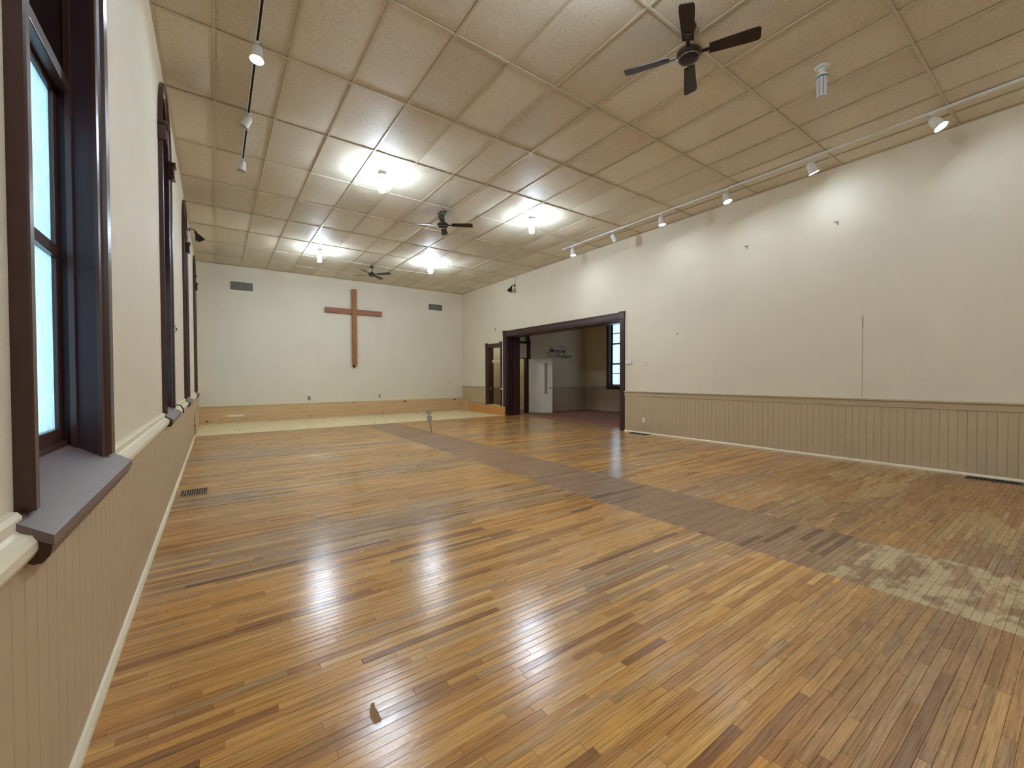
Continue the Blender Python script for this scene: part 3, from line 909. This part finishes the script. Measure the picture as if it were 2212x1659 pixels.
for s in (-1, 1):
    lathe(bm, [(0.0, 0.07), (0.022, 0.066), (0.028, 0.05), (0.020, 0.036), (0.010, 0.026), (0.010, 0.006), (0.026, 0.004), (0.026, 0.0)], 14,
          Matrix.Translation((LW - 0.07, s * 0.02, 0.86)) @ Matrix.Rotation(-s * PI / 2, 4, 'X'))
obj('knob', bm, 'black', leaf, smooth=True)

# ---------------------------------------------------------------- plywood kick board on the right, pine plank, pipe
bm = NB(); bx(bm, 7.665, 7.70, 11.22, 13.62, 0.004, 0.30, 0.002)
tag(obj('kick_board', bm, 'ply_orange'), 'orange plywood board standing along the foot of the right wall', 'board')
bm = NB(); bx(bm, 7.66, 7.705, 13.63, 14.155, 0.004, 0.42, 0.002)
tag(obj('kick_board', bm, 'ply_tan'), 'pale plywood block in the far right corner', 'board')
bm = NB(); bx(bm, 7.90, 7.935, DY0 + 0.031, DY1 - 0.031, 1.77, 1.865, 0.003)
tag(obj('brace_board', bm, 'pine'), 'raw pine board nailed across the narrow doorway', 'board')
t = thing('wall_pipe', 'thin white pipe with a valve between the two doorways', 'pipe', (XR - 0.03, 11.40, 0.30))
bm = NB(); tube(bm, [(0, 0, 0), (0, 0, 2.2)], 0.013, 10); obj('pipe', bm, 'white_metal', t, smooth=True)
bm = NB(); lathe(bm, [(0.018, 0.54), (0.030, 0.55), (0.030, 0.60), (0.018, 0.61)], 12)
lathe(bm, [(0.0, 0), (0.028, 0.0), (0.028, 0.012), (0.008, 0.016), (0.008, 0.05)], 12, Matrix.Translation((-0.07, 0, 0.575)) @ Matrix.Rotation(PI / 2, 4, 'Y'))
obj('valve', bm, 'white_metal', t, smooth=True)

# ---------------------------------------------------------------- wall cross
t = thing('wall_cross', 'large plain wooden cross fixed to the end wall', 'cross', (3.71, YB, 1.67))
bm = NB(); bx(bm, -0.068, 0.068, -0.135, -0.03, 0, 2.47, 0.006); obj('upright', bm, 'cross', t)
bm = NB(); bx(bm, -0.885, 0.905, -0.095, -0.004, 1.665, 1.825, 0.006); obj('crossbar', bm, 'cross_arm', t)
bm = NB(); bx(bm, -0.03, 0.03, -0.04, 0, -0.07, 0.10, 0.004); obj('wall_bracket', bm, 'slot', t)

# ---------------------------------------------------------------- vents, outlets
def vent(x0, x1, z0, z1, label):
    t = thing('wall_vent', label, 'vent', ((x0 + x1) / 2, YB, (z0 + z1) / 2), group='return air grilles on the end wall')
    hw, hh = (x1 - x0) / 2, (z1 - z0) / 2
    bm = NB()
    for a, b, c, d in ((-hw, hw, hh - 0.028, hh), (-hw, hw, -hh, -hh + 0.028), (-hw, -hw + 0.028, -hh + 0.028, hh - 0.028), (hw - 0.028, hw, -hh + 0.028, hh - 0.028)):
        bx(bm, a, b, -0.014, -0.001, c, d, 0.002)
    obj('frame', bm, 'white', t)
    bm = NB(); bx(bm, -hw + 0.02, hw - 0.02, -0.004, -0.001, -hh + 0.02, hh - 0.02); obj('backing', bm, 'boxgrey', t)
    me = None
    for k in range(12):
        z = -hh + 0.03 + k * (2 * hh - 0.06) / 11
        if me is None:
            bm = NB(); bx(bm, -hw + 0.022, hw - 0.022, -0.0085, 0.0085, -0.0012, 0.0012, 0, Matrix.Rotation(-0.7, 4, 'X'))
            o = obj('louvre', bm, 'grille', t); me = o.data
        else: o = inst('louvre', me, t)
        o.location = (0, -0.009, z)
    for x in (-hw / 3, hw / 3):
        bm = NB(); bx(bm, x - 0.004, x + 0.004, -0.016, -0.012, -hh + 0.02, hh - 0.02); obj('mullion', bm, 'grille', t)
vent(0.33, 0.93, 3.73, 4.02, 'grey air vent high on the end wall, left of the cross')
vent(6.33, 6.93, 3.70, 3.97, 'grey air vent high on the end wall, right of the cross')

def plate(name, loc, rotz, label, cat, w=0.072, h=0.115, kind='outlet', mat='white', group=None, dep=0.006):
    """wall plate, built facing -Y then turned"""
    t = thing(name, label, cat, loc, (0, 0, rotz), group)
    bm = NB(); bx(bm, -w / 2, w / 2, -dep, 0, -h / 2, h / 2, 0.002); obj('cover_plate', bm, mat, t)
    bm = NB()
    if kind == 'outlet':
        for s in (-1, 1): bx(bm, -0.016, 0.016, -dep - 0.002, -dep + 0.001, s * 0.022 - 0.013, s * 0.022 + 0.013, 0.003)
        o = obj('socket', bm, mat, t)
        bm = NB()
        for s in (-1, 1):
            for q in (-1, 1): bx(bm, q * 0.006 - 0.001, q * 0.006 + 0.001, -dep - 0.003, -dep - 0.0015, s * 0.022 - 0.005, s * 0.022 + 0.005)
        obj('slots', bm, 'slot', o)['kind'] = 'stuff'
    elif kind == 'switch2':
        for q in (-1, 1):
            bm = NB(); bx(bm, q * 0.023 - 0.006, q * 0.023 + 0.006, -dep - 0.012, -dep, -0.012, 0.010, 0.002); obj('toggle', bm, 'grille', t)
    elif kind == 'stat':
        bx(bm, 0.0, 0.03, -dep - 0.001, -dep + 0.001, -0.014, 0.014, 0.0); obj('display', bm, 'grille', t)
    elif kind == 'switch':
        bx(bm, -0.006, 0.006, -dep - 0.011, -dep, -0.012, 0.012, 0.002); obj('toggle', bm, 'slot', t)
    return t
plate('wall_outlet', (0.06, YB, 0.66), 0, 'outlet on the end wall near the left corner', 'outlet', group='end wall outlets')
plate('wall_outlet', (2.35, YB, 0.63), 0, 'outlet on the end wall between left corner and cross', 'outlet', mat='grille', group='end wall outlets')
plate('wall_outlet', (4.54, YB, 0.64), 0, 'outlet on the end wall just right of the cross foot', 'outlet', mat='boxgrey', group='end wall outlets')
plate('wall_outlet', (7.24, YB, 0.68), 0, 'white outlet on the end wall near the right corner', 'outlet', group='end wall outlets')
RW = -PI / 2
plate('wall_outlet', (XR - 0.024, 5.84, 0.30), RW, 'white outlet low on the right wainscot', 'outlet')
plate('thermostat', (XR, 6.26, 1.60), RW, 'white thermostat on the wall beside the wide opening', 'thermostat', w=0.16, h=0.085, kind='stat', dep=0.03)
plate('light_switch', (XR, 5.81, 1.575), RW, 'cream double light switch right of the thermostat', 'switch', w=0.115, h=0.115, kind='switch2', mat='cream_trim')
plate('light_switch', (XR, 5.03, 2.14), RW, 'small cream plate with a dark toggle high on the right wall', 'switch', w=0.06, h=0.10, kind='switch', mat='cream_trim')
plate('light_switch', (XR, 13.18, 1.34), RW, 'faint painted-over plate between the corner and narrow doorway', 'switch', w=0.06, h=0.10, kind='switch', mat='wall')
plate('light_switch', (XL, 6.95, 1.90), PI / 2, 'small plate on the left wall between the second and third windows', 'switch', w=0.06, h=0.10, kind='switch', mat='boxgrey')
bm = NB(); bx(bm, -0.13, 0.13, -0.004, 0, -0.045, 0.045, 0.001, Matrix.Translation((1.87, YB, 4.335)))
tag(obj('paint_patch', bm, 'paper'), 'small bright white patch under the ceiling of the end wall', 'patch')
bm = NB(); bx(bm, -0.2, 0.2, -0.003, 0, -0.02, 0.03, 0.001, Matrix.Translation((0.44, YB - 0.03, 0.19)))
tag(obj('label_strip', bm, 'paper'), 'pale torn strip stuck low on the plywood base board', 'label')
# bent hooks left in the right wall
for y, z, lb in ((3.66, 3.57, 'left bent wire hook high on the right wall'), (2.34, 3.60, 'right bent wire hook high on the right wall')):
    bm = NB(); tube(bm, [(0, 0, 0), (-0.03, 0, 0.002), (-0.045, -0.01, -0.015), (-0.04, -0.02, -0.05)], 0.004, 8); tube(bm, [(-0.012, 0.04, 0.012), (-0.02, -0.03, 0.004)], 0.004, 8)
    o = obj('wall_hook', bm, 'black', loc=(XR, y, z)); tag(o, lb, 'hook', 'hooks on the right wall')
bm = NB(); bx(bm, XR - 0.004, XR, 11.86, 11.90, 2.82, 2.93, 0.001)
tag(obj('wall_bracket', bm, 'grille'), 'tiny metal bracket above the narrow doorway', 'bracket')

# ---------------------------------------------------------------- floor registers
def register(cx, cy, lx, ly, n, label, slat='hardware'):
    t = thing('floor_register', label, 'vent', (cx, cy, 0))
    bm = NB()
    f = 0.022
    bx(bm, -lx / 2, lx / 2, -ly / 2, -ly / 2 + f, 0, 0.006, 0.002); bx(bm, -lx / 2, lx / 2, ly / 2 - f, ly / 2, 0, 0.006, 0.002)
    bx(bm, -lx / 2, -lx / 2 + f, -ly / 2 + f, ly / 2 - f, 0, 0.006, 0.002); bx(bm, lx / 2 - f, lx / 2, -ly / 2 + f, ly / 2 - f, 0, 0.006, 0.002)
    obj('frame', bm, slat, t)
    bm = NB(); bx(bm, -lx / 2 + f, lx / 2 - f, -ly / 2 + f, ly / 2 - f, 0.0002, 0.0015); obj('duct_opening', bm, 'slot', t)
    me = None
    horizontal = n == 11
    for k in range(n):
        if me is None:
            bm = NB()
            if horizontal: bx(bm, -0.0035, 0.0035, -ly / 2 + f, ly / 2 - f, 0.001, 0.005)
            else: bx(bm, -lx / 2 + f, lx / 2 - f, -0.0035, 0.0035, 0.001, 0.005)
            o = obj('slat', bm, slat, t); me = o.data
        else: o = inst('slat', me, t)
        L = (lx if horizontal else ly) - 2 * f
        p = -L / 2 + (k + 0.5) * L / n
        o.location = (p, 0, 0) if horizontal else (0, p, 0)
register(-0.215, 5.77, 0.28, 0.36, 11, 'brass coloured floor register beside the left wall')
register(7.60, 5.87, 0.16, 0.46, 12, 'dark floor register by the wide opening', 'blade')
register(7.58, 0.72, 0.18, 0.46, 12, 'dark floor register at the foot of the right wall', 'blade')

# ---------------------------------------------------------------- outlet boxes on a bent conduit
t = thing('floor_outlet_post', 'two grey outlet boxes on a thin leaning conduit at the aisle edge', 'outlet', (3.985, 8.775, 0))
bm = NB(); tube(bm, [(0, 0, 0), (-0.012, 0, 0.06), (-0.045, 0, 0.29)], 0.009, 10); tube(bm, [(-0.055, 0, 0.38), (-0.062, 0, 0.43)], 0.009, 10); obj('conduit', bm, 'conduit', t, smooth=True)
bm = NB(); bx(bm, -0.055, 0.055, -0.03, 0.03, -0.052, 0.052, 0.005, Matrix.Translation((-0.05, 0, 0.335)) @ Matrix.Rotation(-0.35, 4, 'Z'))
b1 = obj('outlet_box', bm, 'boxgrey', t)
bm = NB(); lathe(bm, [(0.0, 0.004), (0.024, 0.004), (0.026, 0.0)], 16, Matrix.Translation((-0.038, -0.032, 0.335)) @ Matrix.Rotation(-0.35, 4, 'Z') @ Matrix.Rotation(PI / 2, 4, 'X')); obj('round_socket', bm, 'slot', b1)
bm = NB(); bx(bm, -0.052, 0.052, -0.04, 0.04, -0.05, 0.05, 0.004, Matrix.Translation((-0.066, 0, 0.475)) @ Matrix.Rotation(-0.5, 4, 'Z'))
b2 = obj('outlet_box', bm, 'boxgrey', t)
bm = NB(); bx(bm, -0.018, 0.018, -0.043, -0.039, -0.034, 0.034, 0.001, Matrix.Translation((-0.05, 0, 0.475)) @ Matrix.Rotation(-0.5, 4, 'Z')); obj('socket', bm, 'white', b2)
bm = NB(); lathe(bm, [(0.03, 0), (0.028, 0.006), (0.012, 0.012)], 14); obj('floor_flange', bm, 'conduit', t)

# ---------------------------------------------------------------- ceiling fans
def make_fan():
    t = thing('ceiling_fan', '', 'fan')
    bm = NB(); lathe(bm, [(0.0, 0.0), (0.062, 0.0), (0.062, -0.02), (0.045, -0.06), (0.020, -0.075), (0.0, -0.075)], 24); obj('canopy', bm, 'black', t, smooth=True)
    bm = NB(); lathe(bm, [(0.012, -0.07), (0.012, -0.20)], 14); obj('downrod', bm, 'black', t, smooth=True)
    bm = NB(); lathe(bm, [(0.0, -0.175), (0.035, -0.178), (0.042, -0.205), (0.085, -0.215), (0.105, -0.235), (0.105, -0.265), (0.085, -0.285), (0.0, -0.285)], 32)
    mh = obj('motor_housing', bm, 'black', t, smooth=True)
    bm = NB(); lathe(bm, [(0.060, -0.284), (0.080, -0.286), (0.084, -0.292), (0.074, -0.300), (0.052, -0.303), (0.0, -0.304)], 28); obj('bottom_cap', bm, 'blade', mh, smooth=True)
    bm = NB(); lathe(bm, [(0.086, -0.284), (0.092, -0.284), (0.092, -0.289), (0.086, -0.289)], 28, cap=False); obj('trim_ring', bm, 'chrome', mh, smooth=True)
    bme = rme = None
    for k in range(4):
        R = Matrix.Rotation(k * PI / 2, 4, 'Z')
        if bme is None:
            bm = NB()
            # blade outline with rounded tip, pitched
            P = [(0.17, -0.048), (0.50, -0.062), (0.550, -0.060), (0.570, -0.045), (0.572, 0.045), (0.555, 0.060), (0.50, 0.062), (0.17, 0.048)]
            a = [bm.verts.new((x, y, -0.004)) for x, y in P]; b = [bm.verts.new((x, y, 0.004)) for x, y in P]
            bm.faces.new(a[::-1]); bm.faces.new(b)
            for q in range(8): bm.faces.new((a[q], a[(q + 1) % 8], b[(q + 1) % 8], b[q]))
            bmesh.ops.transform(bm, matrix=Matrix.Translation((0, 0, -0.245)) @ Matrix.Rotation(-0.22, 4, 'X'), verts=bm.verts)
            ob = obj('blade', bm, 'blade', t); bme = ob.data
            bm = NB(); bx(bm, 0.095, 0.22, -0.016, 0.016, -0.010, -0.003, 0.001); bx(bm, 0.18, 0.25, -0.032, 0.032, -0.009, -0.004, 0.001)
            bmesh.ops.transform(bm, matrix=Matrix.Translation((0, 0, -0.245)) @ Matrix.Rotation(-0.22, 4, 'X'), verts=bm.verts)
            rb = obj('blade_arm', bm, 'black', ob); rme = rb.data
        else:
            ob = inst('blade', bme, t); inst('blade_arm', rme, ob)
        ob.rotation_euler = (0, 0, k * PI / 2)
    return t
fan0 = make_fan()
for i, (x, y, a, lb) in enumerate(((3.55, 2.20, 30, 'large dark four-blade ceiling fan nearest the camera'),
                                   (3.60, 7.35, 60, 'middle dark ceiling fan between the lit bulbs'),
                                   (3.66, 12.02, 44, 'small far dark ceiling fan above the cross'))):
    o = fan0 if i == 0 else copy_tree(fan0)
    o.location = (x, y, ZC + 0.002); o.rotation_euler = (0, 0, math.radians(a)); o['label'] = lb; o['group'] = 'dark ceiling fans'

# ---------------------------------------------------------------- corn bulbs
def corn(x, y, lit, label, z=ZC, ms='corn_lit', me_='corn_end'):
    t = thing('ceiling_bulb', label, 'light', (x, y, z), group='led corn bulbs in ceiling sockets')
    bm = NB(); lathe(bm, [(0.0, 0.002), (0.065, 0.002), (0.066, -0.008), (0.058, -0.016), (0.03, -0.020), (0.028, -0.050), (0.0, -0.050)], 24); obj('lamp_holder', bm, 'white_metal', t, smooth=True)
    bm = NB(); lathe(bm, [(0.0, -0.05), (0.020, -0.05), (0.024, -0.065), (0.044, -0.075), (0.050, -0.095), (0.046, -0.10), (0.0, -0.10)], 24); obj('bulb_cap', bm, 'white', t, smooth=True)
    bm = NB(); lathe(bm, [(0.046, -0.098), (0.051, -0.100), (0.051, -0.112), (0.046, -0.114)], 24); obj('cooling_ring', bm, 'teal' if not lit else 'white', t, smooth=True)
    bm = NB(); lathe(bm, [(0.0, -0.10), (0.036, -0.10), (0.036, -0.298), (0.0, -0.298)], 16); obj('core', bm, 'slot' if not lit else 'white', t)
    me = None
    for k in range(8):
        if me is None:
            bm = NB(); bx(bm, 0.036, 0.045, -0.0135, 0.0135, -0.298, -0.112, 0)
            o = obj('led_strip', bm, ms if lit else 'led_off', t); me = o.data
        else: o = inst('led_strip', me, t)
        o.rotation_euler = (0, 0, k * PI / 4 + 0.2)
    bm = NB(); lathe(bm, [(0.0, -0.298), (0.046, -0.298), (0.044, -0.306), (0.0, -0.308)], 16); obj('end_cap', bm, me_ if lit else 'led_off', t)
corn(2.13, 6.46, True, 'lit bulb above the middle of the left half, left of the middle fan')
corn(2.13, 11.20, True, 'far lit bulb over the left half, before the end wall')
corn(5.16, 6.57, True, 'lit bulb over the right half, right of the middle fan')
corn(5.13, 1.69, False, 'unlit bulb with teal ring near the right track')
corn(2.13, 1.69, True, 'lit bulb overhead, almost above the camera')
corn(2.13, -3.1, True, 'fill bulb added out of view behind the camera on the left')  # unseen bulb, added to fill the near end with light
corn(5.16, -3.1, True, 'fill bulb added out of view behind the camera on the right')  # its added twin, also out of view, for fill light
corn(9.0, 13.0, True, 'weak fill bulb added unseen in the vestibule behind the narrow doorway', 3.30, 'corn_fill', 'corn_fill')  # no lamp in view here; added to brighten the narrow doorway
t = thing('ceiling_globe', 'glowing round bulb near the far fan, right of it', 'light', (4.88, 10.75, ZC))
bm = NB(); lathe(bm, [(0.0, 0.002), (0.05, 0.002), (0.05, -0.012), (0.022, -0.02), (0.020, -0.09), (0.0, -0.09)], 20); obj('lamp_holder', bm, 'white_metal', t, smooth=True)
bm = NB(); lathe(bm, [(0.0, -0.30), (0.035, -0.292), (0.062, -0.268), (0.072, -0.235), (0.066, -0.20), (0.045, -0.165), (0.024, -0.13), (0.020, -0.09), (0.0, -0.09)], 20); obj('globe', bm, 'globe_lit', t, smooth=True)

# ---------------------------------------------------------------- track lights
def head_mesh(t, lit):
    # cup built along -Z from the pivot (0,0,0) : rounded back, slightly flared lip
    bm = NB(); prof = [(0.0, 0.03), (0.022, 0.026), (0.038, 0.012), (0.046, -0.01), (0.048, -0.05), (0.052, -0.10), (0.060, -0.118), (0.061, -0.122), (0.055, -0.120), (0.048, -0.10), (0.044, -0.05), (0.0, -0.045)]
    lathe(bm, prof, 24, cap=False); cup = obj('shade', bm, 'white_metal', t, smooth=True)
    bm = NB(); lathe(bm, [(0.0, -0.100 if not lit else -0.112), (0.030, -0.098 if not lit else -0.110), (0.0475, -0.085 if not lit else -0.098), (0.0, -0.07)], 20)
    lp = obj('lamp', bm, 'spot_lit' if lit else 'spot_off', cup, smooth=True)
    return cup
def track(name, x, y0, y1, label, mat, z=ZC - 0.006):
    t = thing(name, label, 'track light', (x, (y0 + y1) / 2, z))
    h = (y1 - y0) / 2
    bm = NB(); bx(bm, -0.018, 0.018, -h, h, -0.020, 0, 0.002); bx(bm, -0.018, -0.010, -h, h, -0.024, -0.019); bx(bm, 0.010, 0.018, -h, h, -0.024, -0.019)
    obj('rail', bm, mat[0], t)
    bm = NB(); bx(bm, -0.010, 0.010, -h + 0.01, h - 0.01, -0.0215, -0.0195); obj('slot', bm, mat[1], t)
    return t
track('lighting_track', 0.355, -1.0, 7.32, 'lighting track along the left side of the ceiling, its shadow painted as a dark slot', ('white_metal', 'slot'))  # dark slot colour stands in for the shadow along the track
track('lighting_track', 7.06, -1.2, 7.75, 'white lighting track running along the right side of the ceiling', ('white_metal', 'white_metal'))
def head(x, y, lit, axis, label, group, drop=0.075):
    z = ZC - 0.030
    t = thing('spotlight', label, 'spotlight', (x, y, z), group=group)
    bm = NB(); bx(bm, -0.016, 0.016, -0.035, 0.035, -0.016, 0.0, 0.003); tube(bm, [(0, 0, -0.014), (0, 0, -drop)], 0.007, 8); obj('stem', bm, 'white_metal', t)
    cup = head_mesh(t, lit); cup.location = (0, 0, -drop - 0.02); cup.scale = (1.15, 1.15, 1.15) if x > 5 else (1, 1, 1); cup.rotation_euler = Vector(axis).to_track_quat('-Z', 'Y').to_euler()
GL = 'spotlights on the left track'; GR = 'spotlights on the right track'
head(0.355, 4.62, True, (-0.05, -0.12, -1), 'nearest spotlight on the left track, lit', GL, 0.03)
head(0.355, 5.92, False, (-0.45, 0.1, -0.9), 'middle spotlight on the left track, unlit', GL, 0.03)
head(0.355, 7.18, False, (-0.15, 0.0, -1), 'far end spotlight of the left track, unlit', GL, 0.03)
RH = [(7.40, True, (0.05, -0.1, -1), 'farthest spotlight on the right track, lit'), (6.15, False, (0.55, -0.2, -0.9), 'second spotlight from the far end of the right track, unlit'),
      (4.94, True, (0.1, -0.1, -1), 'third spotlight from the far end of the right track'), (3.69, True, (0.0, -0.25, -1), 'fourth spotlight from the far end of the right track'),
      (2.46, True, (0.35, -0.25, -0.95), 'second nearest spotlight on the right track'), (1.19, True, (-0.05, -0.5, -0.85), 'nearest glaring spotlight on the right track')]
for y, lit, ax_, lb in RH: head(7.06, y, lit, ax_, lb, GR, 0.06)

# ---------------------------------------------------------------- black bell sconces
def sconce(x, y, z, s, label):
    t = thing('wall_sconce', label, 'lamp', (x, y, z), (0, 0, 0 if s > 0 else PI), group='black bell sconces')
    bm = NB(); lathe(bm, [(0.0, 0.02), (0.03, 0.018), (0.042, 0.006), (0.044, 0.0)], 18, Matrix.Rotation(PI / 2, 4, 'Y')); obj('backplate', bm, 'black', t, smooth=True)
    bm = NB(); tube(bm, [(0.01, 0, 0), (0.05, 0, 0.02), (0.09, 0, 0.01), (0.11, 0, -0.03)], 0.009, 10); obj('arm', bm, 'black', t, smooth=True)
    bm = NB(); lathe(bm, [(0.0, 0.01), (0.022, 0.008), (0.026, -0.04), (0.036, -0.06), (0.060, -0.11), (0.088, -0.17), (0.093, -0.18), (0.089, -0.178), (0.056, -0.11), (0.030, -0.06), (0.0, -0.05)], 22,
                     Matrix.Translation((0.11, 0, -0.03)) @ Matrix.Rotation(-0.45, 4, 'Y'), cap=False); obj('shade', bm, 'black', t, smooth=True)
sconce(XL, 10.9, 4.33, 1, 'black bell sconce on the left wall before the last window')
sconce(XR, 10.75, 4.16, -1, 'black bell sconce on the right wall above the wide opening')
bm = NB(); tube(bm, [(XR - 0.012, 10.70, 4.20), (XR - 0.012, 10.70, ZC)], 0.004, 6)
tag(obj('lamp_cable', bm, 'grille'), 'thin cable from the ceiling to the right sconce', 'cable')

# ---------------------------------------------------------------- lettering in the side room
def text_mesh(body, size, shear, loc, parent, bold=0.0, ext=0.002):
    cu = bpy.data.curves.new('lettering', 'FONT'); cu.body = body; cu.size = size; cu.shear = shear; cu.extrude = ext; cu.offset = bold
    o = bpy.data.objects.new('tmp', cu); C.objects.link(o)
    bpy.context.view_layer.update()
    me = bpy.data.meshes.new_from_object(o.evaluated_get(bpy.context.evaluated_depsgraph_get()))
    bpy.data.objects.remove(o)
    me.materials.clear(); me.materials.append(MAT['ink'])
    r = bpy.data.objects.new('lettering', me); C.objects.link(r); r.parent = parent
    r.location = loc; r.rotation_euler = (PI / 2, 0, 0)
    return r
t = thing('wall_lettering', 'black script lettering reading Memory and Treasure on the side room wall', 'lettering', (10.28, SY - 0.003, 2.15))
text_mesh('Memory', 0.23, 0.35, (-0.42, 0, 0.0), t, 0.0015)
text_mesh('a', 0.12, 0.3, (-0.14, 0, -0.16), t, 0.0015)
text_mesh('Treasure', 0.20, 0.30, (-0.08, 0, -0.18), t, 0.0015)
bm = NB()   # flourish curls
tube(bm, [(-0.50, 0, -0.03), (-0.46, 0, -0.02), (-0.40, 0, 0.03), (-0.33, 0, 0.14), (-0.28, 0, 0.22)], 0.008, 6)
tube(bm, [(-0.14, 0, -0.05), (-0.02, 0, -0.055), (0.06, 0, -0.03), (0.13, 0, -0.02)], 0.008, 6)
tube(bm, [(0.33, 0, -0.02), (0.38, 0, -0.06), (0.43, 0, -0.03)], 0.008, 6)
for a in range(6):
    bx(bm, 0.0, 0.045, -0.002, 0.002, -0.012, 0.012, 0, Matrix.Translation((0.30, 0, 0.04)) @ Matrix.Rotation(a * PI / 3, 4, 'Y'))
obj('flourish', bm, 'ink', t)
for (x0, x1, z) in ((0.02, 0.40, 0.235), (0.04, 0.42, 0.185), (-0.48, -0.18, -0.09), (-0.48, -0.20, -0.15)):
    bm = NB(); x = x0
    while x < x1:
        l = random.uniform(0.02, 0.05)
        bx(bm, x, min(x + l, x1), -0.001, 0.001, z - 0.009, z + 0.007); x += l + 0.012
    obj('small_line', bm, 'ink', t)

bpy.context.view_layer.update()
